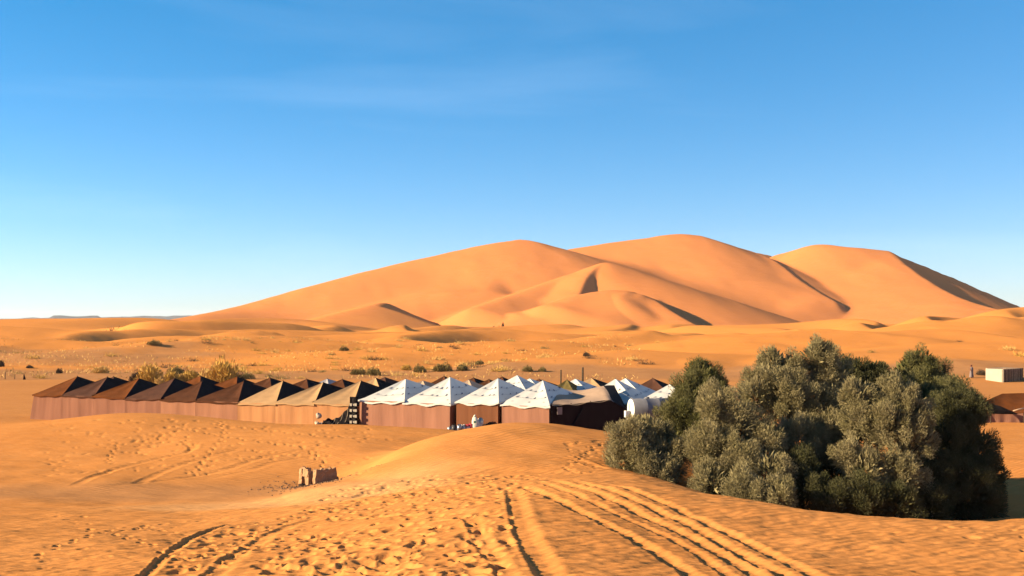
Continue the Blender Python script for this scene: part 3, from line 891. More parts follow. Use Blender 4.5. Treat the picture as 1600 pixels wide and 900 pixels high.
# dark annex with a flat pale awning, right of the front row
def annex():
    a = at(860, 632, row_d(860)); b = at(977, 637, 81.2); mid = at(952, 624.5, 80.3)
    root = empty('dark_annex_tent', (a.x, a.y, zat(a.x, a.y)))
    tag(root, 'black walled annex tent with pale flat awning beside the last white tent', 'tent')
    o = Vector(root.location)
    gz = o.z
    tops = [a, at(890, 632, 78.9), at(920, 628.5, 79.5), mid, b]
    def top(s):
        k = min(int(s * 4), 3); return tops[k].lerp(tops[k + 1], s * 4 - k)
    def wf(s, t):
        p = top(s); q = Vector((p.x + .06 * math.sin(s * 30), p.y + .07 * math.sin(s * 23) * (1 - t), -.6))
        return q.lerp(p, t) - o
    MB().sheet(wf, 36, 5).build('front_wall', WL['dark'], root, smooth=True)
    def sw(s, t):
        p = b + Vector((1.2 * s, 5.5 * s, .15 * s)); return Vector((p.x, p.y, -.6)).lerp(p, t) - o
    MB().sheet(sw, 12, 4).build('side_wall', WL['dark'], root, smooth=True)
    def rf(s, t):
        p = top(s) + Vector((.0, -.12, .02)); q = at(875 + 85 * s, 606 + 4 * math.sin(5 * s), 86.5)
        r = p.lerp(q, t); r.z += .10 * math.sin(7 * s + 4 * t) * math.sin(math.pi * t) - (.12 * (1 + math.sin(s * 22)) * .5 if t == 0 else 0)
        return r - o
    MB().sheet(lambda s, t: rf(.02 + s * .78, t), 26, 10).build('awning', CL['pink'], root, smooth=True)
    MB().sheet(lambda s, t: rf(.80 + s * .2, t) + Vector((0, 0, .01)), 8, 8).build('awning', CL['black'], root, smooth=True)
    p = at(874.5, 642, 78.2) - o
    MB().box(p, (.40, .04, .52), .45).build('window_patch', mat('faded_window_cloth', (.30, .22, .20), noise=.2), root)
    for s in (.01, .27, .52, .78, .99):
        q = top(s) - o
        MB().tube([(q.x, q.y + .1, -.5), (q.x, q.y + .1, q.z + .08)], .04, 6).build('pole', CL['pole'], root)
    # dark rope slung across the wall
    pts = [wf(.42 - .30 * i / 9, .9 - .75 * (i / 9) ** .8) + Vector((0, -.09, 0)) for i in range(10)]
    MB().tube(pts, .05, 5).build('slung_strap', CL['black'], root)
annex()

# striped cloth and fallen dark flap at the corner of the last beige tent
def striped():
    d = row_d(552) - .5
    p = at(552.5, 664, d)
    root = empty('striped_woven_cloth', (p.x, p.y, zat(p.x, p.y)), ROW_ANG + .15)
    tag(root, 'black and white striped woven cloth hanging between beige and white tents', 'cloth')
    W_, H_ = 12.5 / F * d, 43 / F * d
    H0 = at(552, 620, d).z - root.location.z
    MB().sheet(lambda s, t: (W_ * (s - .5), .05 * math.sin(s * 7), H0 * t - .1 * (1 - t)), 6, 8).build('cloth', CL['black'], root, smooth=True)
    wm = mat('white_woven_band', (.62, .55, .45), noise=.3, nscale=9)
    for k in range(4):
        z = H0 * (.10 + .20 * k)
        mb = MB()
        mb.sheet(lambda s, t: (W_ * (.30 + .45 * s - .5), -.03 + .05 * math.sin(s * 7), z + .14 * t + .03 * math.sin(s * 9)), 5, 1)
        mb.build('band', wm, root)
        for sx in (.16, .80):
            MB().box((W_ * (sx - .5), -.05, z + .06), (.17, .05, .20)).build('tassel', wm, root)
    return root
striped()
def flap():
    d = row_d(527) - .75
    p = at(527, 663, d)
    gz = zat(p.x, p.y)
    root = empty('fallen_black_flap', (p.x, p.y, gz))
    tag(root, 'black tent flap slumped in a heap below the last beige tent', 'tent flap')
    o = Vector(root.location)
    prof = [(505, 657), (512, 654), (520, 655), (528, 653), (536, 646), (543, 638), (547, 631)]
    def fn(s, t):
        k = min(int(s * 6), 5); f = s * 6 - k
        px = prof[k][0] + (prof[k + 1][0] - prof[k][0]) * f; py = prof[k][1] + (prof[k + 1][1] - prof[k][1]) * f
        q = at(px, py, d + .25)
        base = Vector((q.x + .15 * math.sin(s * 9), q.y - .55, gz - .15))
        r = base.lerp(q, t ** .7) + Vector((0, -.14 * math.sin(t * 7 + s * 19) * t * (1 - t) * 3, .05 * math.sin(s * 25 + 3 * t)))
        return r - o
    MB().sheet(fn, 40, 10).build('cloth', CL['black'], root, smooth=True)
    for s in (.3, .55, .75):
        MB().tube([fn(s, .2) + Vector((0, -.05, 0)), fn(s + .08, .55) + Vector((0, -.06, 0)), fn(s + .12, .95) + Vector((0, -.05, 0))], .022, 5).build('edge_cord', CL['rope'], root)
    # pale bundles beside it
    for k, (px, py, r) in enumerate(((497.5, 649.5, .22), (496, 663, .22), (502.5, 663, .17))):
        q = at(px, py, d + .1)
        mb = MB().blob((0, 0, 0), r, 50 + k, .3, 10, 7, (1, .8, .9))
        b = mb.build('cloth_bundle', mat('pale_bundle_cloth', (.55, .42, .33), noise=.3, nscale=7), None, smooth=True)
        b.location = (q.x, q.y - .05, q.z)
        tag(b, ('pale cloth bundle tied high on the wall left of the black flap', 'pale cloth bundle on the sand at the left tip of the black flap', 'smaller pale bundle touching the left tip of the black flap')[k], 'bundle', 'bundles by the black flap')
flap()

# ------------------------------------------------------------------ goods heaped before the white tents
def goods():
    d = row_d(735) - .9
    def put(px, py, dd=0): return at(px, py, d + dd)
    def gz(px, dd=0): return zat((px - 800) / F * (d + dd), d + dd)
    sackm = mat('white_sack_weave', (.72, .70, .62), noise=.15, nscale=12, bump=.3, bscale=40)
    z0 = gz(744)
    p = put(744, 668)
    top = put(744, 651).z
    root = empty('white_sack', (p.x, p.y, z0)); tag(root, 'upright bulging white sack with green print before the rust tent wall', 'sack')
    h = top - z0
    vs, fs, n, m = [], [], 14, 10
    for j in range(m + 1):
        t = j / m
        r = .34 * (math.sin(math.pi * (.12 + .80 * t)) ** .6) * (1 - .25 * t)
        for i in range(n):
            a = 2 * math.pi * i / n
            k = r * (1 + .10 * math.sin(3 * a + 5 * t) + .05 * math.sin(7 * a))
            vs.append((k * math.cos(a) - .10 * t * t, .75 * k * math.sin(a), -.1 + (h + .1) * t))
    for j in range(m):
        for i in range(n):
            fs.append((j * n + i, j * n + (i + 1) % n, (j + 1) * n + (i + 1) % n, (j + 1) * n + i))
    fs.append(tuple(m * n + k for k in range(n)))
    mesh_obj('body', vs, fs, sackm, root, True)
    MB().blob((-.1, 0, h + .02), .10, 4, .3, 8, 6).build('tied_neck', sackm, root, True)
    MB().box((-.08, -.27, h * .66), (.20, .03, .13), .1).build('printed_patch', mat('green_print', (.10, .24, .19)), root)
    q = put(748, 668, .15); MBs = MB().blob((0, 0, .28), .3, 9, .22, 12, 8, (.9, .8, 1.2))
    s2 = MBs.build('white_sack', sackm, None, True); s2.location = (q.x + .08, q.y, gz(748) + .25); tag(s2, 'slumped white sack leaning on the taller white sack', 'sack')
    # red and white bucket
    q = put(731.5, 672); zb = gz(731); tb = put(731, 663.5).z - zb
    root = empty('paint_bucket', (q.x, q.y, zb)); tag(root, 'red and white bucket between the sacks and the metal pots', 'bucket')
    def drum(r0, r1, z0_, z1_, n=16):
        mb = MB(); mb.tube([(0, 0, z0_), (0, 0, z1_)], [r0, r1], n); return mb
    drum(.17, .20, 0, tb).build('pail', mat('white_pail_plastic', (.75, .66, .64), rough=.5), root, True)
    drum(.205, .205, tb - .12, tb + .01).build('lid', mat('red_lid_plastic', (.42, .03, .05), rough=.5), root, True)
    q = put(736.5, 671); b = drum(.17, .19, -.1, .1 + put(736, 664).z - gz(736)).build('red_jerrycan', mat('red_can_plastic', (.36, .03, .05), rough=.5), None, True)
    b.location = (q.x, q.y, gz(736)); tag(b, 'red round can right of the red and white bucket', 'can')
    # metal cooking pots
    pm = [mat('aluminium_pot', (.42, .43, .46), rough=.35, metallic=.7), mat('sooty_pot', (.05, .05, .06), rough=.5), mat('enamel_pot', (.35, .38, .42), rough=.4)]
    pots = [(703, 672, .17, 0, 'dented pale metal pot at the left end of the pot heap'), (709, 668.5, .20, 1, 'sooty black pot, second in the pot heap from the left'),
            (713.5, 671.5, .19, 2, 'blue grey enamel pot in front in the pot heap'), (717, 667, .18, 0, 'pale metal pot on top near the middle of the pot heap'),
            (721, 670, .20, 1, 'sooty black pot near the right of the pot heap'), (725.5, 667.5, .17, 0, 'pale metal pot next to the red and white bucket')]
    for k, (px, py, r, mi, lab) in enumerate(pots):
        q = put(px, py, -.1 * (k % 2)); zb = gz(px)
        root = empty('cooking_pot', (q.x, q.y, zb), k * 1.3); root.rotation_euler = (.3 * (k % 3 - 1), .25 * ((k * 2) % 3 - 1), k)
        tag(root, lab, 'pot', 'pots heaped by the white tents')
        hh = max(.22, q.z - zb + .16)
        drum(r * .85, r, -.05, hh).build('pot_body', pm[mi], root, True)
        MB().tube([(r * math.cos(a), r * math.sin(a), hh) for a in [i * math.pi / 8 for i in range(17)]], .016, 5, False).build('rim', pm[mi], root, True)
        MB().tube([(r * .9, -.05, hh * .7), (r + .09, 0, hh * .75), (r * .9, .05, hh * .7)], .014, 5).build('handle', pm[mi], root, True)
    # low pale box and dark bundle at the foot of the wall
    q = put(755, 666, .35)
    root = empty('low_crate', (q.x, q.y, gz(755, .35)), .2); tag(root, 'low pale wooden crate at the foot of the rust wall', 'crate')
    hh = max(.25, put(755, 661.5, .35).z - root.location.z)
    wdm = mat('pale_crate_wood', (.5, .36, .22), noise=.3, nscale=8)
    for k in range(3): MB().box((0, -.16, hh * (.2 + .3 * k)), (.5, .025, hh * .22)).build('slat', wdm, root)
    for sx in (-.24, .24): MB().box((sx, 0, hh * .5), (.03, .3, hh)).build('end_board', wdm, root)
    MB().box((0, 0, hh * .9), (.44, .26, .02)).build('top_board', wdm, root)
    q = put(765, 666, .35)
    b = MB().blob((0, 0, 0), .3, 31, .25, 14, 8, (1.1, .7, .75)).build('dark_bundle', CL['black'], None, True)
    b.location = (q.x, q.y, q.z + .02); tag(b, 'black bundle on the ground by the last white tent wall', 'bundle')
goods()
# ------------------------------------------------------------------ water tank
def tank():
    d = 72.0
    c = at(986, 639.5, d); r = 16.6 / F * d
    gz = zat(c.x + 1.2, c.y)
    yaw = R(14)
    root = empty('water_tank', (c.x, c.y, gz), yaw)
    tag(root, 'horizontal grey metal water tank with white end, left of the tamarisks', 'tank')
    zc = c.z - gz
    L = 2.7; n = 28
    sm = mat('dull_galvanised_steel', (.17, .165, .19), rough=.6, metallic=0.0, noise=.2, nscale=2.5)
    wm = mat('white_tank_paint', (.80, .79, .76), rough=.5, noise=.08)
    vs, fs = [], []
    xs = (0, .02, L * .33, L * .34, L * .36, L * .37, L * .66, L * .67, L * .69, L * .70, L - .02, L)
    rs = (r * .97, r, r, r * 1.015, r * 1.015, r, r, r * 1.015, r * 1.015, r, r, r * .97)
    for x, q in zip(xs, rs):
        for i in range(n):
            a = 2 * math.pi * i / n; vs.append((x, q * math.cos(a), zc + q * math.sin(a)))
    for j in range(len(xs) - 1):
        for i in range(n): fs.append((j * n + i, j * n + (i + 1) % n, (j + 1) * n + (i + 1) % n, (j + 1) * n + i))
    mesh_obj('barrel', vs, fs, sm, root, True)
    for x0, sg in ((0, -1), (L, 1)):
        v2, f2 = [], []
        for j in range(5):
            q = r * .985 * (1 - j / 4.0); xx = x0 + sg * (.10 * (1 - (q / r) ** 2) + .012)
            for i in range(n):
                a = 2 * math.pi * i / n; v2.append((xx, q * math.cos(a), zc + q * math.sin(a)))
        for j in range(4):
            for i in range(n): f2.append((j * n + i, j * n + (i + 1) % n, (j + 1) * n + (i + 1) % n, (j + 1) * n + i))
        e = mesh_obj('end_cap', v2, f2, wm, root, True)
        if sg < 0:
            MB().tube([(-.13, 0, zc + r * .55), (-.14, 0, zc - r * .6)], .018, 5).build('gauge_tube', mat('dark_fitting', (.05, .05, .05)), e)
            MB().box((-.12, 0, zc - r * .6), (.06, .07, .09)).build('valve', MATS['dark_fitting'], e)
    MB().tube([(L * .42, 0, zc + r), (L * .42, 0, zc + r + .10)], .14, 12).build('filler_cap', sm, root)
    for x in (.45, L - .45):
        for sy in (-1, 1):
            MB().tube([(x, sy * r * .75, -.3), (x, sy * r * .62, zc - r * .75)], .06, 6).build('leg', CL['pole'], root)
        MB().box((x, 0, zc - r * .93), (.10, r * 1.7, .12)).build('cradle', CL['pole'], root)
    MB().box((-.30, -.1, zc - r * .42), (.30, .34, .42)).build('pump_box', wm, root)
    MB().tube([(-.30, -.1, zc - r * .8), (-.32, -.1, -.2)], .04, 6).build('pipe', wm, root)
tank()

# ------------------------------------------------------------------ low tent, hut, posts and figure at the edges
def low_tent():
    d = 88.0
    gz = zat(at(1580, 660, d).x, d)
    o = Vector((at(1585, 660, d).x, d, gz))
    root = empty('low_brown_tent', o)
    tag(root, 'low brown tent with sagging roof behind the tamarisks at the right edge', 'tent')
    top = [at(1520, 634, d + 1), at(1537, 627.5, d + 1.5), at(1566, 615, d + 3.5), at(1600, 614, d + 4), at(1650, 613, d + 4), at(1700, 626, d + 3)]
    low = [at(1520, 648, d - .4), at(1548, 646, d), at(1570, 647, d), at(1595, 645.5, d - .1), at(1650, 640, d - .5), at(1700, 645, d - .5)]
    def lp(A, s):
        k = min(int(s * 5), 4); return A[k].lerp(A[k + 1], s * 5 - k)
    def rf(s, t):
        p = lp(low, s).lerp(lp(top, s), t); p.z += -.12 * math.sin(math.pi * t) + .05 * math.sin(9 * s + 5 * t) * math.sin(math.pi * t)
        return p - o
    MB().sheet(rf, 30, 10).build('roof', CL['rust'], root, True)
    MB().sheet(lambda s, t: lp(top, s).lerp(lp(top, s) + Vector((.4, 5, -2.2)), t) - o, 30, 6).build('rear_roof', CL['brown'], root, True)
    # the raised dark front flap
    e = [at(1536, 628, d - .5), at(1562, 634, d - .75), at(1590, 646.5, d - .7)]; f_ = [at(1546, 646, d - .62), at(1566, 647, d - .66), at(1588, 647.3, d - .66)]
    def ff(s, t):
        k = 0 if s < .5 else 1; q = s * 2 - k
        return f_[k].lerp(f_[k + 1], q).lerp(e[k].lerp(e[k + 1], q), t) + Vector((0, -.08 * math.sin(math.pi * t), 0)) - o
    MB().sheet(ff, 14, 5).build('front_flap', CL['black'], root, True)
    def wf(s, t):
        p = lp(low, .06 + .94 * s); q = Vector((p.x, p.y + .05 * math.sin(s * 40), gz - .4)); return q.lerp(p + Vector((0, 0, -.02)), t) - o
    MB().sheet(wf, 40, 3).build('front_wall', WL['rose'], root, True)
    for px in (1548, 1600):
        p = at(px, 645, d - .7); MB().tube([(p.x - o.x, p.y - o.y, -.2), (p.x - o.x, p.y - o.y, p.z - o.z)], .04, 6).build('pole', CL['pole'], root)
    MB().tube([at(1583, 642, d - .9) - o, at(1592, 639.5, d - .9) - o, at(1604, 637, d - .8) - o], .06, 6).build('rolled_edge', CL['pink'], root, True)
low_tent()

def hut():
    d = 150.0
    a, b = at(1541, 595, d), at(1567.5, 595.5, d - 2.2)
    gz = zat(b.x, b.y)
    hgt = at(1567, 577, b.y).z - gz
    u = Vector((b.x - a.x, b.y - a.y, 0)); Lw = u.length; yaw = math.atan2(u.y, u.x)
    root = empty('reed_hut', (b.x, b.y, gz), yaw)
    tag(root, 'small flat roofed hut with pale wall and reed side at the right edge', 'hut')
    pm = mat('pale_lime_plaster', (.50, .44, .35), noise=.15, nscale=1.2, bump=.3, bscale=6)
    rm = mat('dry_reed', (.55, .36, .22), noise=.5, nscale=5)
    D = 4.8; T = .18
    ra = R(35) - yaw    # the reed side turns away from the sun
    MB().box((-Lw / 2, T / 2, hgt / 2 - .15), (Lw, T, hgt + .3)).build('plaster_wall', pm, root)
    dirn = Vector((math.cos(ra), math.sin(ra), 0))
    mb = MB()
    rn = random.Random(8)
    nrd = 46
    core = MB(); cc = dirn * (D / 2) + Vector((-math.sin(ra), math.cos(ra), 0)) * .14; core.box((cc.x, cc.y, hgt / 2 - .15), (D, .10, hgt + .2), ra); core.build('side_wall', mat('reed_backing', (.10, .065, .045)), root)
    for i in range(nrd):
        p = dirn * (D * (i + .5) / nrd)
        r = rn.uniform(.03, .055)
        st = MB().tube([(p.x, p.y, -.3), (p.x + rn.uniform(-.03, .03), p.y, hgt * rn.uniform(.92, 1.03))], r, 5)
        st.build('reed_bundle', rm if rn.random() < .7 else mat('dark_reed', (.14, .09, .06)), root)
    q = dirn * D
    MB().box((-Lw + q.x * .5 + Lw * .5, q.y * .5 + .1, hgt + .04), (Lw * .2, .3, .04)).build('roof_mat', rm, root)
    back = [(-Lw, .1), (.0, .1), (q.x, q.y), (q.x - Lw, q.y)]
    MB().add([(x, y, hgt + (.0 if k < 2 else .05)) for k, (x, y) in enumerate(back)] + [(x, y, hgt - .12) for x, y in back], [(0, 1, 2, 3), (7, 6, 5, 4), (0, 4, 5, 1), (1, 5, 6, 2), (2, 6, 7, 3), (3, 7, 4, 0)]).build('roof', rm, root)
    MB().box((-Lw + q.x * .5, q.y * .5, hgt / 2), (T, D, hgt + .1), ra - R(90)).build('far_wall', pm, root)
hut()

def person():
    d = 152.0
    p = at(1518, 596, d); gz = zat(p.x, d)
    root = empty('person', (p.x, p.y, gz), R(25))
    tag(root, 'standing person in a long grey robe and dark headscarf left of the reed hut', 'person')
    sk = mat('brown_skin', (.20, .10, .06)); rb = mat('grey_robe', (.26, .21, .22), noise=.3, nscale=5); hd = mat('dark_headscarf', (.10, .03, .03))
    # body as one continuous skinned figure
    J = [(0, 0, .95, .15), (0, 0, 1.15, .15), (0, 0, 1.38, .17), (0, .0, 1.50, .07), (0, -.01, 1.62, .105), (0, -.01, 1.70, .09),
         (-.2, 0, 1.40, .07), (-.26, -.02, 1.12, .055), (-.22, -.16, .92, .045), (.2, 0, 1.40, .07), (.27, .02, 1.12, .055), (.27, -.02, .88, .045),
         (-.1, 0, .9, .10), (-.11, -.04, .48, .075), (-.11, .02, .06, .055), (-.11, -.12, .03, .045), (.1, 0, .9, .10), (.12, .06, .48, .075), (.12, .12, .06, .055), (.12, 0, .03, .045)]
    E = [(0, 1), (1, 2), (2, 3), (3, 4), (4, 5), (2, 6), (6, 7), (7, 8), (2, 9), (9, 10), (10, 11), (0, 12), (12, 13), (13, 14), (14, 15), (0, 16), (16, 17), (17, 18), (18, 19)]
    me = bpy.data.meshes.new('body'); me.from_pydata([j[:3] for j in J], E, []); me.update()
    o = bpy.data.objects.new('body', me); COL.objects.link(o); o.parent = root; me.materials.append(sk)
    sk_ = o.modifiers.new('skin', 'SKIN')
    for i, j in enumerate(J): me.skin_vertices[0].data[i].radius = (j[3], j[3]); 
    me.skin_vertices[0].data[0].use_root = True
    sub = o.modifiers.new('sub', 'SUBSURF'); sub.levels = 1; sub.render_levels = 1
    prof = [(1.50, .10), (1.42, .24), (1.25, .25), (1.0, .22), (.6, .27), (.16, .34), (.10, .33)]
    vs, fs, n = [], [], 16
    for z, r in prof:
        for i in range(n):
            a = 2 * math.pi * i / n
            k = r * (1 + .05 * math.sin(5 * a + z * 3)); vs.append((k * math.cos(a), .72 * k * math.sin(a), z))
    for j in range(len(prof) - 1):
        for i in range(n): fs.append((j * n + i, (j + 1) * n + i, (j + 1) * n + (i + 1) % n, j * n + (i + 1) % n))
    mesh_obj('robe', vs, fs, rb, root, True)
    mb = MB().blob((0, .02, 1.70), .125, 3, .08, 12, 8, (1, 1.05, .85)); mb.tube([(0, .06, 1.62), (.02, .10, 1.45), (.05, .12, 1.30)], [.09, .08, .03], 8)
    mb.build('headscarf', hd, root, True)
person()

def post(px, y0, y1, d, r, label, name='post', cat='post', group=None):
    a, b = at(px, y0, d), at(px + .4, y1, d)
    gz = zat(a.x, d)
    o = MB().tube([(0, 0, -.2), (.01, 0, (b.z - gz) * .5), (.03, .02, b.z - gz)], [r, r * .95, r * .8], 7).build(name, CL['pole'], None, True)
    o.location = (a.x, d, gz)
    tag(o, label, cat, group)
post(876, 592, 578, 108, .09, 'short wooden post above the olive roof, left of the taller post')
post(910, 592, 574, 108, .12, 'taller wooden post between the olive roof and the large white tent')
post(8, 596, 581, 158, .06, 'thin post at the left edge beyond the tents', group='thin posts on the flat at the left')
post(23, 596, 585, 158, .05, 'thinner post right of the one at the left edge', group='thin posts on the flat at the left')
def stump():
    d = 157.0; p = at(38, 595, d)
    root = MB().tube([(0, 0, -.1), (0, 0, .25), (-.03, 0, .5), (-.06, .02, .78)], [.20, .17, .10, .05], 8).build('charred_stump', mat('charred_wood', (.05, .022, .016), noise=.4), None, True)
    root.location = (p.x, d, zat(p.x, d)); tag(root, 'small dark upright stump on the flat left of the camp', 'stump')
stump()

# ------------------------------------------------------------------ crumbling mud block in the basin
def mud_block():
    d = 56.5
    p = at(503, 756, d); gz = zat(p.x, d)
    root = empty('mud_brick_ruin', (p.x, p.y, gz), R(40))
    tag(root, 'crumbling mud wall stub with a hollow end, alone on the stony flat', 'ruin')
    m = mat('sun_dried_mud', (.48, .27, .15), noise=.3, nscale=3, bump=.6, bscale=10)
    rn = random.Random(3)
    def rock(c, sz, seed, taper=.85, jag=.0, n=7):
        """rough hewn block with uneven faces and a broken top"""
        q = random.Random(seed); vs, fs = [], []
        idx = {}
        nx, ny, nz = max(2, int(sz[0] / .12)), max(2, int(sz[1] / .12)), max(2, int(sz[2] / .12))
        def vid(i, j, k):
            key = (i, j, k)
            if key not in idx:
                s, t, u = i / nx, j / ny, k / nz
                kk = 1 + (taper - 1) * u
                x, y, z = (s - .5) * sz[0] * kk, (t - .5) * sz[1] * kk, u * sz[2]
                a = .055
                x += a * (q.random() - .5); y += a * (q.random() - .5); z += (a + (jag if k == nz else 0)) * (q.random() - .5)
                idx[key] = len(vs); vs.append((c[0] + x, c[1] + y, c[2] + z))
            return idx[key]
        for i in range(nx):
            for k in range(nz):
                fs.append((vid(i, 0, k), vid(i + 1, 0, k), vid(i + 1, 0, k + 1), vid(i, 0, k + 1)))
                fs.append((vid(i + 1, ny, k), vid(i, ny, k), vid(i, ny, k + 1), vid(i + 1, ny, k + 1)))
        for j in range(ny):
            for k in range(nz):
                fs.append((vid(0, j + 1, k), vid(0, j, k), vid(0, j, k + 1), vid(0, j + 1, k + 1)))
                fs.append((vid(nx, j, k), vid(nx, j + 1, k), vid(nx, j + 1, k + 1), vid(nx, j, k + 1)))
        for i in range(nx):
            for j in range(ny):
                fs.append((vid(i, j, nz), vid(i + 1, j, nz), vid(i + 1, j + 1, nz), vid(i, j + 1, nz)))
        return vs, fs
    W_ = 1.32; H_ = .74
    MB().add(*rock((.18, 0, -.12), (W_, .30, H_ + .12), 1, .90, .07)).build('long_wall', m, root)
    MB().add(*rock((-.52, .44, -.12), (.26, .34, H_ + .06), 2, .95, .06)).build('end_pier', m, root)
    MB().add(*rock((-.52, 1.05, -.12), (.30, .34, H_ + .10), 3, .9, .06)).build('end_pier', m, root)
    MB().add(*rock((-.51, .74, .36), (.27, .80, .40), 4, .9, .12)).build('lintel', m, root)
    MB().add(*rock((.35, 1.0, -.12), (W_ * .9, .28, H_ * .8), 5, .9, .14)).build('rear_wall', m, root)
    MB().add(*rock((.85, .10, -.10), (.40, .36, .38), 6, .5, .10)).build('fallen_heap', m, root)
    lm = mat('loose_stone', (.26, .15, .095), noise=.4, nscale=5)
    sizes = [MB().blob((0, 0, 0), .07 + .02 * k, 60 + k, .3, 7, 5, (1, .8, .6)).v for k in range(4)]
    mb = MB()
    for k in range(420):
        a = rn.gauss(-.35, .95); b = rn.gauss(0, 1)
        px = 500 + 30 * rn.gauss(0, 1) + rn.uniform(-90, 40) * rn.random(); dd = d - .9 + rn.gauss(0, 1.3)
        x = (px - 800) / F * dd
        s = rn.uniform(.25, 1.0)
        q = MB().blob((x, dd, 0), .045 * s + .02, k, .3, 6, 4, (1, .8, .6))
        q.v = [Vector((v.x, v.y, v.z)) for v in q.v]
        mb.add(q.v, q.f)
    xs = np.array([v.x for v in mb.v]); ys = np.array([v.y for v in mb.v]); zs = base_z(xs, ys)
    for v, z in zip(mb.v, zs): v.z += z
    g = mb.build('loose_stones', lm, None, True); tag(g, 'scatter of small stones round the mud wall stub', 'stones', kind='stuff')
    q = at(472, 759, d - .6)
    b = MB().blob((0, 0, .05), .17, 71, .3, 9, 6, (1.3, .9, .6)).build('dark_boulder', mat('dark_stone', (.055, .035, .028)), None, True)
    b.location = (q.x, q.y, zat(q.x, q.y)); tag(b, 'dark stone lying left of the mud wall stub', 'stone')
mud_block()
# ------------------------------------------------------------------ tamarisk thicket
def leaf_material(name, c1, c2):
    m = bpy.data.materials.new(name); m.use_nodes = True
    n, l = m.node_tree.nodes, m.node_tree.links
    b = n['Principled BSDF']; b.inputs['Roughness'].default_value = .85; b.inputs['Specular IOR Level'].default_value = .1
    tc = n.new('ShaderNodeTexCoord')
    a = n.new('ShaderNodeTexNoise'); a.inputs['Scale'].default_value = .9; a.inputs['Detail'].default_value = 3
    g = n.new('ShaderNodeTexNoise'); g.inputs['Scale'].default_value = 9; g.inputs['Detail'].default_value = 2
    l.new(tc.outputs['Object'], a.inputs['Vector']); l.new(tc.outputs['Object'], g.inputs['Vector'])
    ad = n.new('ShaderNodeMath'); ad.operation = 'MULTIPLY_ADD'; ad.inputs[1].default_value = .5
    l.new(g.outputs['Fac'], ad.inputs[0]); l.new(a.outputs['Fac'], ad.inputs[2])
    mr = n.new('ShaderNodeMapRange'); mr.inputs['From Min'].default_value = .55; mr.inputs['From Max'].default_value = .95
    l.new(ad.outputs[0], mr.inputs['Value'])
    mx = n.new('ShaderNodeMix'); mx.data_type = 'RGBA'
    mx.inputs['A'].default_value = (*c1, 1); mx.inputs['B'].default_value = (*c2, 1)
    l.new(mr.outputs[0], mx.inputs['Factor']); l.new(mx.outputs['Result'], b.inputs['Base Color'])
    tr = n.new('ShaderNodeBsdfTranslucent'); l.new(mx.outputs['Result'], tr.inputs['Color'])
    ms = n.new('ShaderNodeMixShader'); ms.inputs[0].default_value = .28
    l.new(b.outputs[0], ms.inputs[1]); l.new(tr.outputs[0], ms.inputs[2]); l.new(ms.outputs[0], n['Material Output'].inputs['Surface'])
    return m
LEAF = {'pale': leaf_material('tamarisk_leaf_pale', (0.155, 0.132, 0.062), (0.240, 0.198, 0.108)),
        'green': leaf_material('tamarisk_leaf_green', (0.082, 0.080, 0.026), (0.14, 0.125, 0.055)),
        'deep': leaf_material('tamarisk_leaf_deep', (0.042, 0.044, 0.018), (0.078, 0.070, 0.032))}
BARK = mat('tamarisk_bark', (.10, .065, .045), noise=.4, nscale=8, bump=.5, bscale=20)

def sprigs(P, Dn, ln, wd):
    """one thin four-cornered leaf spray per point; returns verts, quads"""
    n = len(P)
    rn = np.random.RandomState(n % 9973)
    side = np.cross(Dn, rn.normal(size=(n, 3))); side /= np.linalg.norm(side, axis=1)[:, None] + 1e-9
    V = np.empty((n, 4, 3))
    V[:, 0] = P; V[:, 2] = P + Dn * ln[:, None]
    mid = P + Dn * (ln * .5)[:, None]
    V[:, 1] = mid + side * (wd * .5)[:, None]; V[:, 3] = mid - side * (wd * .5)[:, None]
    return V.reshape(-1, 3), np.arange(n * 4).reshape(-1, 4)

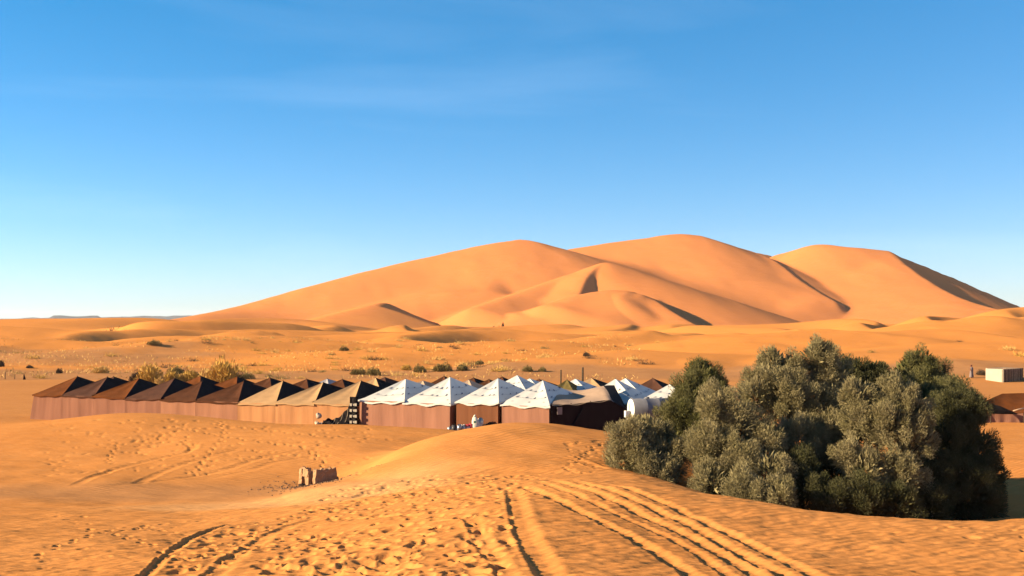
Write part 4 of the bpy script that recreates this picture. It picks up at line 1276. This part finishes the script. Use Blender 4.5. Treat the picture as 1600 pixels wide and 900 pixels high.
def tamarisk(label, lobes, leaf, seed, base_px, base_d):
    """lobes: (photo column, row, distance, radius in metres) that make up the crown"""
    rn = np.random.RandomState(seed)
    bx = (base_px - 800) / F * base_d
    gz = zat(bx, base_d)
    root = empty('tamarisk', (bx, base_d, gz))
    tag(root, label, 'tree', 'tamarisks of the thicket')
    o = np.array(root.location)
    VS, FS, off = [], [], 0
    tips = []
    for (px, py, d, r) in lobes:
        r = r * .86
        c = np.array(at(px, py, d))
        npuff = int(34 * (r / 1.4) ** 2) + 8
        u = rn.normal(size=(npuff, 3)); u[:, 2] = u[:, 2] * .9 + .25
        u[:, 1] -= .25
        u /= np.linalg.norm(u, axis=1)[:, None]
        rad = r * (.66 + .46 * rn.rand(npuff) ** 1.2)
        pc = c + u * rad[:, None] * np.array([1, 1, 1.05])
        pr = rn.uniform(.20, .46, npuff) * (.8 + .2 * r)
        for k in range(npuff):
            if pc[k, 2] < zat_fast(pc[k, 0], pc[k, 1]) - .1: continue
            m = int(400 * pr[k] / .33)
            q = rn.normal(size=(m, 3)); q /= np.linalg.norm(q, axis=1)[:, None]
            rr = pr[k] * rn.rand(m) ** .5
            # plume: feathery, pointing outwards and up
            dirn = q * .45 + u[k] * .3 + np.array([0, 0, .55]) + rn.normal(size=(m, 3)) * .45
            dirn /= np.linalg.norm(dirn, axis=1)[:, None]
            P = pc[k] + q * rr[:, None] * np.array([.85, .85, 1.2])
            V, f = sprigs(P - o, dirn, rn.uniform(.09, .19, m), rn.uniform(.015, .033, m))
            VS.append(V); FS.append(f + off); off += len(V)
        # coarser twigs within, so the crown is dense
        m = int(640 * r * r)
        q = rn.normal(size=(m, 3)); q /= np.linalg.norm(q, axis=1)[:, None]
        P = c + q * (r * .78 * rn.rand(m) ** .45)[:, None]
        dirn = q + np.array([0, 0, .6]) + rn.normal(size=(m, 3)) * .4; dirn /= np.linalg.norm(dirn, axis=1)[:, None]
        V, f = sprigs(P - o, dirn, rn.uniform(.25, .5, m), rn.uniform(.07, .14, m))
        VS.append(V); FS.append(f + off); off += len(V)
        tips.append(c - o)
    V = np.concatenate(VS).astype(np.float32); Fc = np.concatenate(FS).astype(np.int32)
    me = bpy.data.meshes.new('crown')
    me.vertices.add(len(V)); me.vertices.foreach_set('co', V.ravel())
    me.loops.add(Fc.size); me.loops.foreach_set('vertex_index', Fc.ravel())
    me.polygons.add(len(Fc)); me.polygons.foreach_set('loop_start', (np.arange(len(Fc)) * 4).astype(np.int32))
    me.update(calc_edges=True)
    me.materials.append(LEAF[leaf])
    cr = bpy.data.objects.new('crown', me); COL.objects.link(cr); cr.parent = root
    # short twisted trunk dividing at once into limbs that reach into every lobe
    rnd = random.Random(seed)
    tk = MB(); tk.tube([(0, 0, -.3), (.06, .02, .25), (-.02, .05, .6)], [.20, .16, .13], 8)
    tk.build('trunk', BARK, root, True)
    for t in tips:
        t = Vector(t); p0 = Vector((-.02, .05, .5))
        m1 = p0.lerp(t, .35) + Vector((rnd.uniform(-.2, .2), rnd.uniform(-.2, .2), .1)); m2 = p0.lerp(t, .7) + Vector((rnd.uniform(-.25, .25), rnd.uniform(-.25, .25), 0))
        lb = MB(); lb.tube([p0, m1, m2, t], [.09, .065, .045, .02], 6)
        for _ in range(5):
            e = t + Vector((rnd.uniform(-.6, .6), rnd.uniform(-.6, .6), rnd.uniform(-.4, .6)))
            lb.tube([m2, m2.lerp(e, .5) + Vector((0, 0, .1)), e], [.03, .02, .008], 5)
        lb.build('limb', BARK, root, True)
    return len(Fc)
_zc = {}
def zat_fast(x, y):
    k = (round(x * 2), round(y * 2))
    if k not in _zc: _zc[k] = zat(k[0] / 2, k[1] / 2)
    return _zc[k]

TAM = [
 ('low pale grey tamarisk at the left tip of the thicket', 'pale', 995, 51,
  [(985, 690, 50, 1.15), (1015, 680, 51, 1.1), (975, 722, 50, .9), (1010, 725, 49.5, 1.05), (1045, 715, 50, 1.0), (1040, 745, 49, .8)]),
 ('tall green tamarisk with a single rounded tip behind the low pale one', 'green', 1085, 55,
  [(1095, 592, 55.5, 1.05), (1110, 615, 55, 1.0), (1085, 622, 55, 1.25), (1060, 655, 54.5, 1.3), (1100, 660, 54, 1.5), (1050, 690, 54, 1.0), (1120, 690, 54, 1.3)]),
 ('pale front tamarisk left of the middle with drooping lower lobes', 'pale', 1150, 48.5,
  [(1122, 640, 50, 1.1), (1150, 665, 50, 1.3), (1110, 700, 49, 1.2), (1150, 720, 48.5, 1.3), (1110, 755, 47.5, .8), (1160, 765, 46.5, .9), (1195, 690, 49.5, 1.2), (1200, 740, 47.5, 1.1), (1215, 780, 45.5, .8), (1180, 780, 46, .7)]),
 ('tallest tamarisk in the middle with three plume tips', 'pale', 1240, 53.5,
  [(1206, 568, 54, .75), (1195, 598, 53.5, 1.1), (1235, 580, 54, .95), (1280, 562, 54, 1.05), (1295, 590, 54, 1.1), (1230, 620, 53, 1.5), (1270, 640, 53, 1.6), (1180, 620, 53, 1.0), (1245, 690, 51, 1.5), (1290, 690, 51.5, 1.4)]),
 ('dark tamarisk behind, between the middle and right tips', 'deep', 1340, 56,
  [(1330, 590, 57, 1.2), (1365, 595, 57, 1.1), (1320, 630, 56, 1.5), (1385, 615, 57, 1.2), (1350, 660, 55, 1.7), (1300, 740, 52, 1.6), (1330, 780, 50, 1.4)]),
 ('sunlit front tamarisk right of the middle with two pale heads', 'pale', 1385, 48.5,
  [(1338, 620, 50, .85), (1365, 640, 50, .8), (1400, 625, 50, 1.0), (1425, 650, 49.5, 1.1), (1390, 670, 49, 1.2), (1345, 660, 49.5, .9), (1430, 690, 49, 1.0), (1325, 715, 48.5, .85), (1350, 735, 48, 1.0), (1410, 740, 48, 1.1)]),
 ('dark green tamarisk at the right with a pointed tip', 'green', 1440, 56,
  [(1436, 570, 57, .8), (1420, 590, 57, 1.1), (1455, 595, 57, 1.1), (1400, 610, 56.5, 1.0), (1480, 620, 56, 1.2), (1445, 640, 55.5, 1.8), (1500, 640, 55, 1.2)]),
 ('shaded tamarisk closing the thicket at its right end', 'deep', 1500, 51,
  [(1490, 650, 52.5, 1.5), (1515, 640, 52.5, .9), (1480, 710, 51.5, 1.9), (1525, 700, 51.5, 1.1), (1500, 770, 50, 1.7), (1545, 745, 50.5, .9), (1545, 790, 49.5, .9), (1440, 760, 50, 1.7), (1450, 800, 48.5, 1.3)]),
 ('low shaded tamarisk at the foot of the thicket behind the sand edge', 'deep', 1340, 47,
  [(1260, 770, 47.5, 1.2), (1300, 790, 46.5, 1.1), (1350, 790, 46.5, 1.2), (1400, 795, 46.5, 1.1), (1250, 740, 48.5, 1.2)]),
]
_nl = 0
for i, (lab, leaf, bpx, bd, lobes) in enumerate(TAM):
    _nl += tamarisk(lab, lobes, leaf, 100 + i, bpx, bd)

# ------------------------------------------------------------------ scrub behind the camp
SHM = {'straw': mat('dry_straw_blades', (.80, .52, .18), color2=(.60, .36, .12), nscale=3), 'olive': mat('olive_scrub_blades', (.20, .15, .055), color2=(.30, .22, .09), nscale=3),
       'dark': mat('dark_scrub_twigs', (.085, .055, .04), color2=(.14, .09, .055), nscale=3), 'gold': mat('golden_scrub_blades', (.74, .44, .10), color2=(.48, .29, .08), nscale=3)}
def tuft_mesh(name, seed, kind, n, up, spread, wd):
    rn = np.random.RandomState(seed)
    u = rn.normal(size=(n, 3)); u[:, 2] = np.abs(u[:, 2]) + up; u /= np.linalg.norm(u, axis=1)[:, None]
    P = np.column_stack([rn.normal(0, .22 * spread, n), rn.normal(0, .22 * spread, n), np.zeros(n) - .02])
    lobe = rn.randint(0, 5, n); lc = rn.normal(0, .32 * spread, (5, 2)); P[:, :2] += lc[lobe]
    k = (rn.rand(n) < .65)
    P = np.where(k[:, None], P + u * (rn.rand(n) * .55)[:, None], P)
    V, f = sprigs(P, u, rn.uniform(.25, .6, n), rn.uniform(wd * .6, wd, n))
    me = bpy.data.meshes.new(name); me.from_pydata(V.tolist(), [], f.tolist()); me.update(); me.materials.append(SHM[kind])
    return me
TUFT = {k: [tuft_mesh('scrub', 300 + 10 * i + j, k, 190, up, sp, .05) for j in range(3)] for i, (k, up, sp) in enumerate((('straw', .5, 1.2), ('olive', .25, 1.1), ('dark', .2, 1.0), ('gold', .45, 1.1)))}
def mound_mesh(name, seed, kind, n=2400):
    """dense dome of blades in several heads"""
    rn = np.random.RandomState(seed)
    hc = np.column_stack([rn.uniform(-.45, .45, 7), rn.uniform(-.4, .4, 7), np.zeros(7)]); hr = rn.uniform(.28, .5, 7); hh = rn.uniform(.45, .8, 7); hh[0] = .85
    k = rn.randint(0, 7, n)
    u = rn.normal(size=(n, 3)); u[:, 2] = np.abs(u[:, 2]) + .1; u /= np.linalg.norm(u, axis=1)[:, None]
    P = hc[k] + u * (rn.rand(n) ** .4)[:, None] * np.column_stack([hr[k], hr[k], hh[k]])
    dr = u + np.array([0, 0, .5]) + rn.normal(size=(n, 3)) * .35; dr /= np.linalg.norm(dr, axis=1)[:, None]
    V, f = sprigs(P, dr, rn.uniform(.08, .2, n), rn.uniform(.022, .05, n))
    me = bpy.data.meshes.new(name); me.from_pydata(V.tolist(), [], f.tolist()); me.update(); me.materials.append(SHM[kind])
    return me
MOUND = {k: [mound_mesh('shrub', 500 + 10 * i + j, k) for j in range(2)] for i, k in enumerate(('straw', 'olive', 'dark', 'gold'))}
_rs = random.Random(19)
def scrub(px, py, d, wpx, hpx, kind, label, group=None, name='desert_shrub', cat='shrub'):
    """clump whose foot stands at the ground below the photo point"""
    x = (px - 800) / F * d; z = zat(x, d)
    o = bpy.data.objects.new(name, _rs.choice((MOUND if name == 'desert_shrub' else TUFT)[kind])); COL.objects.link(o)
    w, h = wpx / F * d, hpx / F * d
    o.location = (x, d, z - .03); o.rotation_euler = (0, 0, _rs.uniform(0, 6.28)); o.scale = (w / 1.5, w / 1.5, h / .95) if name != 'desert_shrub' else (w / 1.45, w / 1.45, h / .92)
    tag(o, label, cat, group)
    return o
# single clumps one can point at
SG = [
 (217, 146, 30, 20, 'dark', 'dark bare shrub on the flat above the third dark tent'), (238, 140, 42, 32, 'gold', 'golden shrub mound between the third and fourth dark tent tips'),
 (247, 138, 12, 14, 'straw', 'small pale tussock at the right foot of the golden mound'),
 (272, 143, 26, 22, 'gold', 'golden shrub left of the fourth dark tent tip'), (292, 141, 34, 24, 'gold', 'golden scrub clump right of the fourth dark tent tip'),
 (330, 140, 38, 30, 'straw', 'left half of the large straw coloured bush behind the dark tents'), (348, 139, 48, 40, 'gold', 'largest straw and gold bush, behind the sixth dark tent'),
 (371, 146, 18, 18, 'dark', 'dark little shrub at the right of the largest straw bush'), (385, 158, 20, 10, 'olive', 'low olive shrub right of the largest straw bush'),
 (302, 165, 16, 9, 'dark', 'small dark shrub above the fifth dark tent'), (275, 172, 22, 11, 'olive', 'olive shrub on pale sand above the fourth dark tent'),
 (560, 170, 20, 10, 'olive', 'olive shrub above the last beige tent tip'), (586, 168, 22, 12, 'olive', 'round olive shrub above the gap between beige and white tents'),
 (538, 230, 14, 7, 'olive', 'small shrub uphill of the beige tents'), (655, 172, 20, 12, 'olive', 'dark round shrub right of the leftmost white tip'),
 (691, 172, 26, 13, 'olive', 'wide olive shrub left of the second white tip'), (722, 172, 20, 10, 'olive', 'olive shrub right of the second white tip'),
 (634, 185, 16, 8, 'gold', 'golden shrub above the leftmost white tip'), (750, 185, 14, 7, 'olive', 'small olive shrub above the third white tent'),
 (826, 168, 16, 9, 'olive', 'shrub above the rear white tents, left one of a pair'), (848, 168, 14, 7, 'olive', 'shrub above the rear white tents, right one of a pair'),
 (915, 190, 14, 7, 'dark', 'dark shrub just right above the taller post'), (1532, 155, 22, 8, 'dark', 'dark low shrub between the person and the reed hut'),
 (95, 330, 13, 10, 'dark', 'bare twiggy bush on the left dune slope'), (178, 400, 24, 15, 'dark', 'larger bare twiggy bush on the left dune, below the skyline'),
 (240, 240, 18, 8, 'olive', 'olive scrub on the dune foot at the left'), (0, 195, 12, 10, 'dark', 'dark shrub cut by the left edge of the picture'),
 (772, 600, 3, 3.5, 'dark', 'left one of three tiny dark bushes under the great dune'), (780, 600, 3, 3, 'dark', 'middle one of three tiny dark bushes under the great dune'), (786, 600, 3.5, 8, 'dark', 'tallest of three tiny dark bushes under the great dune'),
 (45, 190, 14, 5, 'dark', 'flat dark shrub on the brown strip at the far left'), (92, 175, 9, 8, 'dark', 'dark tussock on the pale strip left of the camp'), (160, 172, 26, 10, 'straw', 'straw mound on the pale strip above the second dark tent'),
]
for px, d, w, h, kind, lab in SG: scrub(px, 0, d, w * 1.15, h * 1.25, kind, lab, name='twiggy_shrub' if 'twiggy' in lab else 'desert_shrub')
# dry tufts of the scrub belt that nothing tells apart
n = 0
while n < 190:
    px = _rs.uniform(-60, 1660); d = _rs.uniform(158, 330)
    dens = (1.0 if 260 < px < 820 else .28) * (1.0 if d < 270 else .45)
    if px > 1080: dens *= .3
    if _rs.random() > dens: continue
    s = _rs.uniform(.35, 1.0)
    scrub(px, 0, d, 22 * s * 170 / d, 12 * s * 170 / d, _rs.choice(['straw', 'straw', 'gold', 'gold', 'olive', 'dark']), 'small dry tuft in the scrub belt behind the camp', 'dry tufts of the scrub belt', name='dry_tuft', cat='grass tuft')
    n += 1
# wispy short grass between the tufts: nobody could count it
rn = np.random.RandomState(9)
m = 9000
gp = rn.uniform(-80, 1000, m); gd = rn.uniform(156, 300, m)
gx = (gp - 800) / F * gd
keep = fbm(gx / 9, gd / 12, 15, 3) > .02
gx, gd = gx[keep], gd[keep]
gzv = base_z(gx, gd)
u = rn.normal(size=(len(gx), 3)) * .8; u[:, 2] = np.abs(u[:, 2]) + .4; u /= np.linalg.norm(u, axis=1)[:, None]
V, f = sprigs(np.column_stack([gx, gd, gzv]), u, rn.uniform(.3, .7, len(gx)), rn.uniform(.06, .14, len(gx)))
me = bpy.data.meshes.new('wispy_grass'); me.from_pydata(V.tolist(), [], f.tolist()); me.update(); me.materials.append(SHM['straw'])
wg = bpy.data.objects.new('wispy_grass', me); COL.objects.link(wg)
tag(wg, 'wispy straw coloured grass spread over the scrub belt', 'grass', kind='stuff')
# ------------------------------------------------------------------ clear desert air: far things pale a little
def haze():
    m = bpy.data.materials.new('desert_air'); m.use_nodes = True
    n, l = m.node_tree.nodes, m.node_tree.links
    n.remove(n['Principled BSDF'])
    v = n.new('ShaderNodeVolumePrincipled')
    v.inputs['Color'].default_value = (.86, .90, 1.0, 1)
    v.inputs['Density'].default_value = 3e-5
    v.inputs['Anisotropy'].default_value = .1
    l.new(v.outputs[0], n['Material Output'].inputs['Volume'])
    o = MB().box((0, 0, 62), (33000, 33000, 140)).build('haze', m)
    tag(o, 'thin dusty air over the desert', 'haze', kind='stuff')
haze()
